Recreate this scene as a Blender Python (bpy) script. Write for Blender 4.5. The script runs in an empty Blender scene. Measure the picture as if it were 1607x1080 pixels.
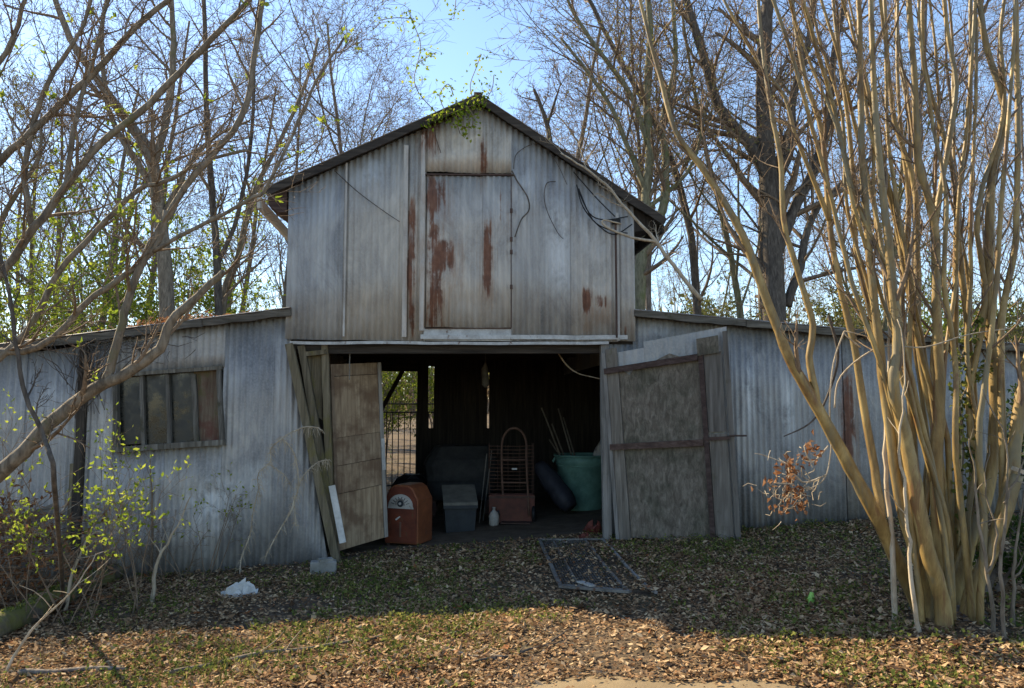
import bpy, math, random
from mathutils import Vector, Matrix, noise as mnoise

R = random.Random(11)
V = Vector
rad = math.radians
SC = bpy.context.scene
COL = SC.collection

# ------------------------------------------------------------------ camera
CAM = V((0, 0, 1.6)); PITCH = rad(4.76); F = 1200.0
cd = bpy.data.cameras.new("camera"); cam = bpy.data.objects.new("camera", cd); COL.objects.link(cam)
cam.location = CAM; cam.rotation_euler = (rad(90) + PITCH, 0, 0)
cd.sensor_width = 36; cd.lens = 36 * F / 1607; cd.clip_end = 2000; cd.clip_start = 0.05
SC.camera = cam

# ------------------------------------------------------------------ light
SUN_EL = rad(36); SUN_AZ = rad(-50)      # azimuth from +Y, minus = towards the left of the view
sd = V((math.sin(SUN_AZ) * math.cos(SUN_EL), math.cos(SUN_AZ) * math.cos(SUN_EL), math.sin(SUN_EL)))
w = bpy.data.worlds.new("World"); SC.world = w; w.use_nodes = True
wn = w.node_tree
sky = wn.nodes.new("ShaderNodeTexSky"); sky.sky_type = 'NISHITA'; sky.sun_disc = False
sky.sun_elevation = SUN_EL; sky.sun_rotation = SUN_AZ
sky.air_density = 1.0; sky.dust_density = 0.1; sky.ozone_density = 2.0
bg = wn.nodes["Background"]; bg.inputs[1].default_value = 0.12
wn.links.new(sky.outputs[0], bg.inputs[0])
ld = bpy.data.lights.new("sun", 'SUN'); ld.energy = 5.0; ld.angle = rad(0.5); ld.color = (1, 0.83, 0.56)
sun = bpy.data.objects.new("sun", ld); COL.objects.link(sun)
sun.rotation_euler = sd.to_track_quat('Z', 'Y').to_euler()
SC.view_settings.view_transform = 'Standard'; SC.view_settings.look = 'None'
SC.view_settings.gamma = 1; SC.view_settings.exposure = 1.25
SC.view_settings.use_curve_mapping = False
SC.cycles.use_denoising = True

# ------------------------------------------------------------------ pixel helpers
cp, sp = math.cos(PITCH), math.sin(PITCH)
def ray(px, py):
    x, f, u = px - 803.5, F, 540 - py
    return V((x, f * cp - u * sp, f * sp + u * cp))
def P(px, py, Y):
    d = ray(px, py); return CAM + d * (Y / d.y)
def gz(x, y):
    z = 0.52 * math.tanh(x / 8) + 0.03
    n = mnoise.noise(V((x * 0.5, y * 0.5, 3.1))) * 0.06 + mnoise.noise(V((x * 1.7, y * 1.7, 8.1))) * 0.025
    if 8.6 < y < 15 and abs(x) < 2.4: n *= 0.35
    far = max(0, y - 16)
    return z + n + 2.2 * (1 - math.exp(-far / 60)) * (far > 0)
def G(px, py):
    d = ray(px, py); t = 0.001
    for i in range(4000):
        p = CAM + d * t
        if p.z <= gz(p.x, p.y): return p
        t += 0.00001 + t * 0.002
    return p
BA = rad(5); B0 = V((0, 8.75, 0))
BU = V((math.cos(BA), math.sin(BA), 0)); BV = V((-math.sin(BA), math.cos(BA), 0))
def W(px, py, v=0.0):
    """pixel -> barn local (u, v, z) on the plane at depth v"""
    d = ray(px, py); q = B0 + BV * v
    t = (q - CAM).dot(BV) / d.dot(BV)
    p = CAM + d * t - B0
    return V((p.dot(BU), v, p.z))
def b2w(u, v, z=0): return B0 + BU * u + BV * v + V((0, 0, z))
def w2b(p): q = p - B0; return V((q.dot(BU), q.dot(BV), q.z))
def bgz(u, v): q = b2w(u, v); return gz(q.x, q.y)

# ------------------------------------------------------------------ mesh builder
class MB:
    def __init__(s): s.v = []; s.f = []
    def tube(s, pts, rr, n=6, cap=True):
        b = len(s.v); m = len(pts)
        for i, p in enumerate(pts):
            t = (pts[min(i + 1, m - 1)] - pts[max(i - 1, 0)])
            if t.length < 1e-9: t = V((0, 0, 1))
            t.normalize()
            a = t.cross(V((0.31, 0.95, 0.03)) if abs(t.y) < 0.9 else V((1, 0, 0.1))); a.normalize()
            c = t.cross(a); r = rr[i]
            for k in range(n):
                th = 6.28318 * k / n
                s.v.append(p + a * (r * math.cos(th)) + c * (r * math.sin(th)))
        for i in range(m - 1):
            for k in range(n):
                k2 = (k + 1) % n
                s.f.append((b + i * n + k, b + i * n + k2, b + (i + 1) * n + k2, b + (i + 1) * n + k))
        if cap:
            s.f.append(tuple(b + k for k in reversed(range(n))))
            s.f.append(tuple(b + (m - 1) * n + k for k in range(n)))
    def prism(s, poly, off):
        """closed polygon extruded by vector off"""
        b = len(s.v); n = len(poly)
        s.v += [V(p) for p in poly] + [V(p) + off for p in poly]
        s.f.append(tuple(range(b, b + n))); s.f.append(tuple(reversed(range(b + n, b + 2 * n))))
        for i in range(n):
            j = (i + 1) % n
            s.f.append((b + j, b + i, b + n + i, b + n + j))
    def box(s, c, sx, sy, sz, rz=0.0, tilt=None):
        M = Matrix.Rotation(rz, 3, 'Z')
        if tilt: M = M @ Matrix.Rotation(tilt[0], 3, 'X') @ Matrix.Rotation(tilt[1], 3, 'Y')
        b = len(s.v); c = V(c)
        for x in (-.5, .5):
            for y in (-.5, .5):
                for z in (-.5, .5): s.v.append(c + M @ V((x * sx, y * sy, z * sz)))
        for q in ((0, 1, 3, 2), (4, 6, 7, 5), (0, 4, 5, 1), (2, 3, 7, 6), (0, 2, 6, 4), (1, 5, 7, 3)):
            s.f.append(tuple(b + i for i in q))
    def beam(s, p0, p1, wd, hd, up=V((0, 0, 1)), n=1, wob=0.0, rng=R):
        """rectangular timber; wd along side axis, hd along up-ish axis"""
        t = (p1 - p0).normalized(); side = t.cross(up)
        if side.length < 1e-5: side = t.cross(V((0, 1, 0)))
        side.normalize(); u2 = side.cross(t)
        b = len(s.v)
        for i in range(n + 1):
            c = p0.lerp(p1, i / n) + side * rng.uniform(-wob, wob) + u2 * rng.uniform(-wob, wob)
            for a, h in ((-1, -1), (1, -1), (1, 1), (-1, 1)):
                s.v.append(c + side * (a * wd / 2) + u2 * (h * hd / 2))
        for i in range(n):
            for k in range(4):
                k2 = (k + 1) % 4
                s.f.append((b + i * 4 + k, b + i * 4 + k2, b + i * 4 + 4 + k2, b + i * 4 + 4 + k))
        s.f.append((b + 3, b + 2, b + 1, b)); e = b + n * 4; s.f.append((e, e + 1, e + 2, e + 3))
    def leaf(s, p, d, nrm, L, wd, fold=0.25):
        side = d.cross(nrm)
        if side.length < 1e-5: return
        side.normalize(); up = side.cross(d)
        b = len(s.v); m = p + d * (L * 0.45)
        s.v += [p, m + side * (wd / 2) + up * (fold * wd), p + d * L + up * (R.uniform(-.2, .35) * L), m - side * (wd / 2) + up * (fold * wd)]
        s.f.append((b, b + 1, b + 2)); s.f.append((b, b + 2, b + 3))
    def lathe(s, c, prof, n=20, ell=1.0, squash=None):
        b = len(s.v); m = len(prof)
        for (r, z) in prof:
            for k in range(n):
                th = 6.28318 * k / n
                s.v.append(V(c) + V((r * math.cos(th), r * ell * math.sin(th), z)))
        for i in range(m - 1):
            for k in range(n):
                k2 = (k + 1) % n
                s.f.append((b + i * n + k, b + i * n + k2, b + i * n + n + k2, b + i * n + n + k))
        s.f.append(tuple(b + k for k in reversed(range(n)))); s.f.append(tuple(b + (m - 1) * n + k for k in range(n)))
    def build(s, name, m, parent=None, smooth=False, kind=None):
        me = bpy.data.meshes.new(name)
        o3 = ORG.get(parent.name, V((0, 0, 0))) if parent else V((0, 0, 0))
        me.from_pydata([tuple(v - o3) for v in s.v], [], s.f)
        if smooth: me.polygons.foreach_set("use_smooth", [True] * len(me.polygons))
        me.update()
        if m: me.materials.append(m)
        o = bpy.data.objects.new(name, me); COL.objects.link(o)
        if parent:
            o.parent = parent; ORG[o.name] = o3
        if kind: o["kind"] = kind
        return o
ORG = {}
def tag(o, label, cat, group=None):
    o["label"] = label; o["category"] = cat
    if group: o["group"] = group
    return o
def thing(name, label, cat, loc=(0, 0, 0), group=None):
    o = bpy.data.objects.new(name, None); COL.objects.link(o); o.location = loc
    o.empty_display_size = 0.1
    ORG[o.name] = V(loc); return tag(o, label, cat, group)
def single(name, mb, m, loc, label, cat, group=None, smooth=False):
    """one-mesh thing whose origin sits at loc"""
    mb.v = [v - V(loc) for v in mb.v]
    o = mb.build(name, m, None, smooth); o.location = loc
    return tag(o, label, cat, group)
def smooth_line(pts, k=4):
    out = []
    n = len(pts)
    for i in range(n - 1):
        p0, p1, p2, p3 = pts[max(i - 1, 0)], pts[i], pts[i + 1], pts[min(i + 2, n - 1)]
        for j in range(k):
            t = j / k
            out.append(0.5 * ((2 * p1) + (p2 - p0) * t + (2 * p0 - 5 * p1 + 4 * p2 - p3) * t * t + (3 * p1 - p0 - 3 * p2 + p3) * t ** 3))
    out.append(pts[-1].copy()); return out
def rv(rng=R): return V((rng.gauss(0, 1), rng.gauss(0, 1), rng.gauss(0, 1))).normalized()

# ------------------------------------------------------------------ materials
class NT:
    def __init__(s, name):
        s.m = bpy.data.materials.new(name); s.m.use_nodes = True
        s.t = s.m.node_tree; s.b = s.t.nodes["Principled BSDF"]; s.o = s.t.nodes["Material Output"]
        s.b.inputs["Specular IOR Level"].default_value = 0.25
    def n(s, typ, **kw):
        nd = s.t.nodes.new(typ)
        for k, v in kw.items(): setattr(nd, k, v)
        return nd
    def l(s, a, b): s.t.links.new(a, b)
    def put(s, sock, x):
        if hasattr(x, "is_output"): s.l(x, sock)
        else: sock.default_value = x
    def coords(s, scale=(1, 1, 1), kind="Object"):
        tc = s.n("ShaderNodeTexCoord"); mp = s.n("ShaderNodeMapping"); mp.inputs["Scale"].default_value = scale
        s.l(tc.outputs[kind], mp.inputs[0]); return mp.outputs[0]
    def noise(s, scale, detail=4, rough=0.55, vec=None, dist=0):
        nd = s.n("ShaderNodeTexNoise"); nd.inputs["Scale"].default_value = scale
        nd.inputs["Detail"].default_value = detail; nd.inputs["Roughness"].default_value = rough; nd.inputs["Distortion"].default_value = dist
        if vec is not None: s.l(vec, nd.inputs["Vector"])
        return nd.outputs["Fac"]
    def ramp(s, fac, stops):
        r = s.n("ShaderNodeValToRGB"); e = r.color_ramp.elements
        while len(e) < len(stops): e.new(0.5)
        for el, (p, c) in zip(e, stops):
            el.position = p; el.color = (*c, 1) if len(c) == 3 else c
        s.put(r.inputs[0], fac); return r.outputs[0]
    def mr(s, x, a, b, c=0.0, d=1.0):
        r = s.n("ShaderNodeMapRange"); r.interpolation_type = 'SMOOTHSTEP'
        s.put(r.inputs[0], x)
        for i, q in enumerate((a, b, c, d)): r.inputs[i + 1].default_value = q
        return r.outputs[0]
    def math(s, op, a, b=0.0):
        r = s.n("ShaderNodeMath", operation=op); s.put(r.inputs[0], a); s.put(r.inputs[1], b); return r.outputs[0]
    def mix(s, f, a, b, mode='MIX'):
        r = s.n("ShaderNodeMix", data_type='RGBA', blend_type=mode)
        s.put(r.inputs[0], f)
        for i, q in ((6, a), (7, b)):
            if isinstance(q, tuple): q = (*q, 1) if len(q) == 3 else q
            s.put(r.inputs[i], q)
        return r.outputs[2]
    def color(s, c, rough=0.8, metal=0.0, bump=None, bs=0.3, bd=0.02):
        if isinstance(c, tuple): c = (*c, 1)
        s.put(s.b.inputs["Base Color"], c); s.put(s.b.inputs["Roughness"], rough); s.put(s.b.inputs["Metallic"], metal)
        if bump is not None:
            b = s.n("ShaderNodeBump"); b.inputs["Strength"].default_value = bs; b.inputs["Distance"].default_value = bd
            s.l(bump, b.inputs["Height"]); s.l(b.outputs[0], s.b.inputs["Normal"])
        return s.m
    def xz(s):
        tc = s.n("ShaderNodeTexCoord"); sx = s.n("ShaderNodeSeparateXYZ"); s.l(tc.outputs["Object"], sx.inputs[0])
        return sx.outputs[0], sx.outputs[2]
    def rects(s, lst):
        """soft-edged patches on the wall, (u0,u1,z0,z1,strength)"""
        X, Z = s.xz(); acc = None
        for (u0, u1, z0, z1, k) in lst:
            a = s.math('ABSOLUTE', s.math('SUBTRACT', X, (u0 + u1) / 2)); hw = abs(u1 - u0) / 2
            b = s.math('ABSOLUTE', s.math('SUBTRACT', Z, (z0 + z1) / 2)); hh = abs(z1 - z0) / 2
            q = s.math('MULTIPLY', s.mr(a, hw * 1.25, hw * 0.1), s.math('MULTIPLY', s.mr(b, hh * 1.25, hh * 0.3), k))
            acc = q if acc is None else s.math('MAXIMUM', acc, q)
        return acc

def px_rects(lst):
    out = []
    for (x0, y0, x1, y1, k) in lst:
        a, b = W(x0, y1), W(x1, y0); out.append((a.x, b.x, a.z, b.z, k))
    return out

def zinc(name, base=(0.30, 0.315, 0.335), dark=(0.17, 0.19, 0.215), light=(0.46, 0.46, 0.45), rust=None, bloom=None, warm=(1.06, 1.0, 0.91)):
    s = NT(name); oi = s.n("ShaderNodeObjectInfo")
    c = s.coords((1, 1, 0.45)); st = s.coords((16, 16, 0.35)); fine = s.coords((1, 1, 1))
    add = s.n("ShaderNodeVectorMath", operation='ADD'); s.l(c, add.inputs[0])
    cx = s.n("ShaderNodeCombineXYZ"); s.l(s.math('MULTIPLY', oi.outputs["Random"], 37.0), cx.inputs[1]); s.l(cx.outputs[0], add.inputs[1])
    n1 = s.noise(2.6, 9, 0.68, add.outputs[0], 0.9)
    col = s.ramp(n1, [(0.32, dark), (0.5, base), (0.68, light)])
    n2 = s.noise(1.0, 5, 0.6, st)
    col = s.mix(s.mr(n2, 0.45, 0.7, 0, 0.35), col, (0.45, 0.44, 0.42))
    col = s.mix(s.mr(n2, 0.46, 0.30, 0, 0.35), col, (0.16, 0.165, 0.175))
    nb = s.noise(1.3, 9, 0.72, s.coords((1.6, 1, 0.7)), 1.2)
    col = s.mix(s.mr(nb, 0.54, 0.68, 0, 0.42), col, (0.16, 0.155, 0.15))
    col = s.mix(s.mr(nb, 0.46, 0.34, 0, 0.45), col, (0.55, 0.54, 0.52))
    n3 = s.noise(38, 3, 0.7, fine)
    col = s.mix(s.mr(n3, 0.35, 0.7, 0.0, 0.35), col, (0.44, 0.45, 0.47))
    hue = s.ramp(oi.outputs["Random"], [(0.0, (0.74, 0.79, 0.86)), (0.35, (1.04, 1, 0.95)), (0.7, (0.86, 0.87, 0.88)), (1.0, (1.1, 1.03, 0.91))])
    col = s.mix(0.9, col, hue, 'MULTIPLY'); col = s.mix(1.0, col, warm, 'MULTIPLY')
    n4 = s.noise(5.0, 8, 0.7, s.coords((1, 1, 0.6)), 0.4)
    if bloom:
        bm = s.math('MULTIPLY', s.rects(bloom), s.mr(n4, 0.36, 0.62)); col = s.mix(bm, col, (0.62, 0.62, 0.60))
    # small scattered rust specks and runs
    sp_ = s.mr(s.noise(3.3, 9, 0.75, s.coords((1.2, 1.2, 0.35)), 0.8), 0.66, 0.76, 0, 0.8)
    col = s.mix(sp_, col, (0.15, 0.085, 0.05))
    rough = s.mr(n1, 0.3, 0.7, 0.45, 0.68); metal = 0.25
    if rust:
        rn = s.noise(4.0, 9, 0.72, s.coords((2.2, 1, 0.9)), 0.5)
        rn2 = s.noise(1.0, 4, 0.6, s.coords((30, 1, 1.1)))
        m = s.math('ADD', s.rects(rust), s.math('MULTIPLY', s.math('ADD', s.math('SUBTRACT', rn, 0.5), s.math('MULTIPLY', s.math('SUBTRACT', rn2, 0.5), 0.9)), 2.6))
        m = s.mr(m, 0.40, 1.0, 0, 0.92)
        m = s.math('MULTIPLY', m, s.mr(s.rects(rust), 0.02, 0.6))
        halo = s.math('MULTIPLY', s.mr(s.math('ADD', s.rects([((u0 + u1) / 2 - abs(u1 - u0), (u0 + u1) / 2 + abs(u1 - u0), z0 - .25, z1 + .08, k) for (u0, u1, z0, z1, k) in rust]), s.math('MULTIPLY', s.math('SUBTRACT', rn2, 0.5), 2.4)), 0.25, 1.1, 0, 0.5), s.mr(rn, 0.3, 0.6))
        col = s.mix(halo, col, (0.30, 0.19, 0.115))
        rc = s.ramp(s.noise(9, 6, 0.7, s.coords((1, 1, 0.7))), [(0.3, (0.075, 0.030, 0.018)), (0.55, (0.17, 0.068, 0.036)), (0.75, (0.26, 0.13, 0.075))])
        col = s.mix(m, col, rc); metal = s.mr(m, 0.0, 1.0, 0.25, 0.0); rough = s.mr(m, 0, 1, 0.55, 0.9)
    s.b.inputs["Specular IOR Level"].default_value = 0.4
    return s.color(col, rough, metal, s.noise(6, 5, 0.6, fine), 0.18, 0.02)

def wood(name, c0, c1, c2, axis='z', moss=None, mossamt=0.5, rough=0.85, blotch=None):
    s = NT(name); oi = s.n("ShaderNodeObjectInfo")
    sc = {'z': (14, 14, 0.8), 'x': (0.8, 14, 14), 'y': (14, 0.8, 14)}[axis]
    c = s.coords(sc)
    add = s.n("ShaderNodeVectorMath", operation='ADD'); s.l(c, add.inputs[0])
    cx = s.n("ShaderNodeCombineXYZ")
    for i in range(3): s.l(s.math('MULTIPLY', oi.outputs["Random"], 23.0 + i), cx.inputs[i])
    s.l(cx.outputs[0], add.inputs[1])
    g = s.noise(2.0, 7, 0.65, add.outputs[0], 0.5)
    col = s.ramp(g, [(0.3, c0), (0.5, c1), (0.72, c2)])
    big = s.noise(2.6, 6, 0.65, s.coords((1, 1, 1)))
    if blotch: col = s.mix(s.mr(big, 0.45, 0.62, 0, 0.8), col, blotch)
    if moss: col = s.mix(s.mr(s.noise(4.2, 8, 0.7, s.coords((1, 1, 0.6))), 0.62 - 0.2 * mossamt, 0.75 - 0.2 * mossamt, 0, 0.85), col, moss)
    col = s.mix(0.8, col, s.ramp(oi.outputs["Random"], [(0, (0.72, 0.72, 0.74)), (1, (1.12, 1.08, 1.0))]), 'MULTIPLY')
    return s.color(col, rough, 0, g, 0.5, 0.012)

def bark(name, c0, c1, c2, moss=None, scale=1.0, ma=0.0, rough=0.88, spec=0.25, bs=0.7):
    s = NT(name)
    g = s.noise(7 * scale, 7, 0.68, s.coords((3, 3, 0.7)), 0.6)
    col = s.ramp(g, [(0.32, c0), (0.5, c1), (0.7, c2)])
    if moss: col = s.mix(s.mr(s.noise(2.2, 7, 0.7, s.coords()), 0.6 - ma, 0.74 - ma, 0, 0.8), col, moss)
    s.b.inputs['Specular IOR Level'].default_value = spec
    return s.color(col, rough, 0, g, bs, 0.015)

def leafmat(name, stops, trans=0.45):
    s = NT(name); ge = s.n("ShaderNodeNewGeometry")
    col = s.ramp(ge.outputs["Random Per Island"], stops)
    d = s.n("ShaderNodeBsdfDiffuse"); t = s.n("ShaderNodeBsdfTranslucent"); mx = s.n("ShaderNodeMixShader")
    s.l(col, d.inputs[0]); s.l(col, t.inputs[0]); mx.inputs[0].default_value = trans
    s.l(d.outputs[0], mx.inputs[1]); s.l(t.outputs[0], mx.inputs[2]); s.l(mx.outputs[0], s.o.inputs[0])
    return s.m

def painted(name, c, c2=None, rough=0.5, rust=0.0, metal=0.0, sc=6):
    s = NT(name); n1 = s.noise(sc, 7, 0.7, s.coords())
    c2 = c2 or tuple(x * 0.6 for x in c)
    col = s.ramp(n1, [(0.35, c2), (0.62, c)])
    if rust: col = s.mix(s.mr(s.noise(sc * 1.7, 8, 0.7, s.coords((1, 1, 0.5))), 0.62 - rust * 0.25, 0.7 - rust * 0.2, 0, 0.9), col, (0.12, 0.055, 0.03))
    return s.color(col, rough, metal, n1, 0.15, 0.01)

RUST = px_rects([(636, 300, 656, 480, 1.25), (638, 450, 654, 540, 0.95), (662, 270, 706, 350, 1.15), (662, 370, 718, 436, 1.25), (662, 290, 702, 520, .85),
    (664, 425, 700, 535, 1.0), (755, 335, 774, 480, 1.1), (750, 215, 768, 290, 1.0), (775, 300, 800, 360, .55), (910, 448, 928, 498, 1.3), (930, 462, 952, 488, 1.15), (645, 175, 695, 250, 0.8),
    (676, 170, 690, 270, .7), (960, 505, 992, 535, .6)])
BLOOM = px_rects([(545, 240, 620, 300, 0.6), (690, 470, 800, 520, 0.6), (850, 300, 900, 480, 0.85), (800, 260, 840, 340, 0.5), (460, 480, 640, 530, .4), (900, 290, 960, 420, .5)])
M = {}
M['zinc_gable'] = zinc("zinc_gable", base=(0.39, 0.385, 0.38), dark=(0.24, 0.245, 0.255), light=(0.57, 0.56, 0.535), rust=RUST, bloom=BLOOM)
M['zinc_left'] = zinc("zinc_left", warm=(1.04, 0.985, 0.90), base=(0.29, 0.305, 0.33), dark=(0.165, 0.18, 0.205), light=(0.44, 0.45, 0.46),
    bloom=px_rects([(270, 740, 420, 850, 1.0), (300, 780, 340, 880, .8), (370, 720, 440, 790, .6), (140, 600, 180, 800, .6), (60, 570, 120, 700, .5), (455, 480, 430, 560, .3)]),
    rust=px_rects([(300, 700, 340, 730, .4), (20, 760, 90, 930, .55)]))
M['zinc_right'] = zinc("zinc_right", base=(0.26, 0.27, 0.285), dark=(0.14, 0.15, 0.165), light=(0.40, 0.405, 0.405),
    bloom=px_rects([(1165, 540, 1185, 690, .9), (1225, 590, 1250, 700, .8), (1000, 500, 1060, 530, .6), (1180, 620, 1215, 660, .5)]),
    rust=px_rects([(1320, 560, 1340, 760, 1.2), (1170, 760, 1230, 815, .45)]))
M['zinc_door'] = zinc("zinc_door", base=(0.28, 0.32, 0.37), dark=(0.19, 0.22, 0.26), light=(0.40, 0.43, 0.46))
M['zinc_roof'] = zinc("zinc_roof", base=(0.16, 0.15, 0.15), dark=(0.08, 0.06, 0.05), light=(0.3, 0.29, 0.28), rust=[(-9, 9, 0, 9, 0.45)])
M['flash'] = painted("flashing", (0.48, 0.48, 0.46), (0.30, 0.29, 0.27), 0.5, 0.15, 0.2, 9)
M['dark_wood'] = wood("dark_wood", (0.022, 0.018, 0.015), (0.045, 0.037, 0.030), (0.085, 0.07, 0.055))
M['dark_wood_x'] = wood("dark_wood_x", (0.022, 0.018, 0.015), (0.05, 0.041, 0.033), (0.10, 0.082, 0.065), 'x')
M['grey_wood'] = wood("grey_wood", (0.13, 0.12, 0.105), (0.24, 0.225, 0.205), (0.36, 0.34, 0.31), moss=(0.10, 0.105, 0.06), mossamt=0.2)
M['grey_wood_x'] = wood("grey_wood_x", (0.10, 0.092, 0.08), (0.19, 0.175, 0.155), (0.30, 0.28, 0.25), 'x', moss=(0.10, 0.10, 0.05), mossamt=0.2)
M['pale_wood'] = wood("pale_wood", (0.30, 0.28, 0.25), (0.42, 0.40, 0.36), (0.55, 0.53, 0.48), 'y')
M['fascia'] = wood("fascia_wood", (0.05, 0.044, 0.036), (0.11, 0.098, 0.08), (0.20, 0.18, 0.15), 'x', moss=(0.06, 0.055, 0.03), mossamt=0.4)
M['grim_wood'] = wood('grim_wood', (0.05, 0.045, 0.036), (0.12, 0.11, 0.092), (0.24, 0.225, 0.195), moss=(0.06, 0.055, 0.03), mossamt=0.4)
M['door_wood'] = wood('door_wood', (0.085, 0.073, 0.06), (0.17, 0.15, 0.125), (0.29, 0.262, 0.225), moss=(0.09, 0.085, 0.05), mossamt=0.3)
M['moss_wood'] = wood("moss_wood", (0.06, 0.05, 0.032), (0.15, 0.125, 0.08), (0.26, 0.22, 0.15), moss=(0.15, 0.13, 0.045), mossamt=0.55)
M['rail_wood'] = wood("rail_wood", (0.035, 0.022, 0.018), (0.075, 0.048, 0.04), (0.14, 0.1, 0.085), 'x')
M['osb'] = wood("osb", (0.055, 0.05, 0.042), (0.15, 0.135, 0.115), (0.30, 0.28, 0.245), moss=(0.07, 0.072, 0.035), mossamt=0.45, blotch=(0.10, 0.092, 0.078))
s = NT("osb_board"); a_ = s.noise(15, 8, 0.75, s.coords((1.6, 1, 0.55)), 0.7); b_ = s.noise(3.0, 8, 0.7, s.coords())
_c = s.ramp(a_, [(0.30, (0.07, 0.056, 0.042)), (0.5, (0.15, 0.125, 0.096)), (0.68, (0.26, 0.225, 0.18))])
_c = s.mix(s.mr(b_, 0.42, 0.62, 0, 0.75), _c, s.ramp(a_, [(0.35, (0.035, 0.034, 0.024)), (0.65, (0.13, 0.12, 0.085))]))
M['osb'] = s.color(_c, 0.9, 0, a_, 0.5, 0.01)
M['brown_ply'] = wood("brown_ply", (0.15, 0.105, 0.068), (0.27, 0.20, 0.13), (0.39, 0.31, 0.21), blotch=(0.13, 0.08, 0.05))
M['red_ply'] = wood("red_ply", (0.075, 0.05, 0.035), (0.14, 0.105, 0.075), (0.22, 0.19, 0.14), moss=(0.11, 0.105, 0.045), mossamt=0.5, blotch=(0.12, 0.045, 0.035))
s = NT("old_glass"); n1 = s.noise(3.5, 7, 0.7, s.coords())
M['glass'] = s.color(s.ramp(n1, [(0.35, (0.006, 0.007, 0.006)), (0.75, (0.04, 0.04, 0.032))]), s.mr(n1, 0.4, 0.7, 0.12, 0.6), 0, n1, 0.06, 0.01)
s.b.inputs["Specular IOR Level"].default_value = 0.5
M['heater_red'] = painted("heater_red", (0.155, 0.042, 0.022), (0.085, 0.027, 0.017), 0.5, 0.25)
M['heater_side'] = painted("heater_side", (0.23, 0.078, 0.032), (0.14, 0.047, 0.022), 0.45, 0.2)
M['enamel'] = painted("enamel_white", (0.46, 0.44, 0.39), (0.26, 0.25, 0.22), 0.45, 0.1)
M['tub_green'] = painted("tub_green", (0.17, 0.33, 0.27), (0.10, 0.21, 0.175), 0.45)
M['box_dark'] = painted("box_dark", (0.032, 0.038, 0.042), (0.02, 0.024, 0.028), 0.5)
M['box_lid'] = painted("box_lid", (0.17, 0.16, 0.13), (0.09, 0.085, 0.07), 0.6)
M['tarp_grey'] = painted("tarp_grey", (0.05, 0.05, 0.047), (0.03, 0.03, 0.03), 0.75)
M['black_plastic'] = painted("black_plastic", (0.016, 0.017, 0.019), (0.009, 0.009, 0.01), 0.5)
M['bag_blue'] = painted("bag_blue", (0.038, 0.04, 0.05), (0.02, 0.021, 0.028), 0.55)
M['rust_metal'] = painted("rust_metal", (0.16, 0.09, 0.06), (0.08, 0.045, 0.032), 0.75, 0.2)
M['rust_dark'] = painted("rust_dark", (0.10, 0.06, 0.045), (0.05, 0.032, 0.027), 0.8)
M['steel_grey'] = painted("steel_grey", (0.22, 0.20, 0.17), (0.11, 0.10, 0.085), 0.6, 0.3, 0.2)
M['crate_red'] = painted("crate_red", (0.13, 0.045, 0.03), (0.075, 0.03, 0.022), 0.6, 0.2)
M['white_plastic'] = painted("white_plastic", (0.62, 0.61, 0.57), (0.38, 0.37, 0.34), 0.45)
M['white_cloth'] = painted("white_cloth", (0.55, 0.53, 0.48), (0.36, 0.34, 0.3), 0.9)
M['red_scrap'] = painted("red_scrap", (0.17, 0.04, 0.025), (0.09, 0.025, 0.018), 0.6)
M['green_scrap'] = painted("green_scrap", (0.30, 0.55, 0.12), (0.2, 0.4, 0.08), 0.4)
M['concrete'] = painted("concrete", (0.30, 0.29, 0.26), (0.17, 0.165, 0.14), 0.9)
M['black_cable'] = painted("black_cable", (0.018, 0.017, 0.016), (0.01, 0.01, 0.01), 0.6)
M['mesh_wire'] = painted("mesh_wire", (0.20, 0.20, 0.19), (0.11, 0.105, 0.1), 0.5, 0.2, 0.5)
M['tool_wood'] = wood("tool_wood", (0.10, 0.085, 0.065), (0.18, 0.155, 0.12), (0.27, 0.24, 0.19))
M['myrtle_bark'] = bark("myrtle_bark", (0.11, 0.066, 0.026), (0.25, 0.165, 0.062), (0.46, 0.35, 0.17), scale=0.6, rough=0.42, spec=0.5, bs=0.45)
s = NT('myrtle_bark'); g_ = s.noise(5, 6, 0.65, s.coords((1.6, 1.6, 0.6)), 0.8); h_ = s.noise(1.6, 7, 0.7, s.coords((3, 3, 0.5)), 1.2)
_c = s.ramp(g_, [(0.32, (0.12, 0.07, 0.024)), (0.5, (0.25, 0.165, 0.055)), (0.68, (0.40, 0.285, 0.11))])
_c = s.mix(s.mr(h_, 0.52, 0.60, 0, 0.75), _c, (0.17, 0.145, 0.085)); _c = s.mix(s.mr(h_, 0.43, 0.37, 0, 0.8), _c, (0.17, 0.08, 0.03))
s.b.inputs['Specular IOR Level'].default_value = 0.4
M['myrtle_bark'] = s.color(_c, 0.5, 0, h_, 0.5, 0.015)
M['grey_bark'] = bark("grey_bark", (0.075, 0.06, 0.048), (0.16, 0.13, 0.105), (0.26, 0.215, 0.175))
M['brown_bark'] = bark("brown_bark", (0.08, 0.062, 0.045), (0.175, 0.14, 0.10), (0.30, 0.245, 0.18), moss=(0.13, 0.12, 0.05), ma=0.06)
M['dark_bark'] = bark("dark_bark", (0.04, 0.031, 0.025), (0.09, 0.073, 0.058), (0.17, 0.14, 0.11))
M['olive_bark'] = bark("olive_bark", (0.08, 0.07, 0.042), (0.17, 0.15, 0.09), (0.28, 0.25, 0.16), moss=(0.12, 0.13, 0.05), ma=0.1)
M['twig'] = bark("twig_bark", (0.095, 0.064, 0.042), (0.185, 0.13, 0.085), (0.30, 0.22, 0.145))
M['pale_stick'] = bark("pale_stick", (0.26, 0.20, 0.13), (0.42, 0.34, 0.24), (0.56, 0.48, 0.36))
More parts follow.
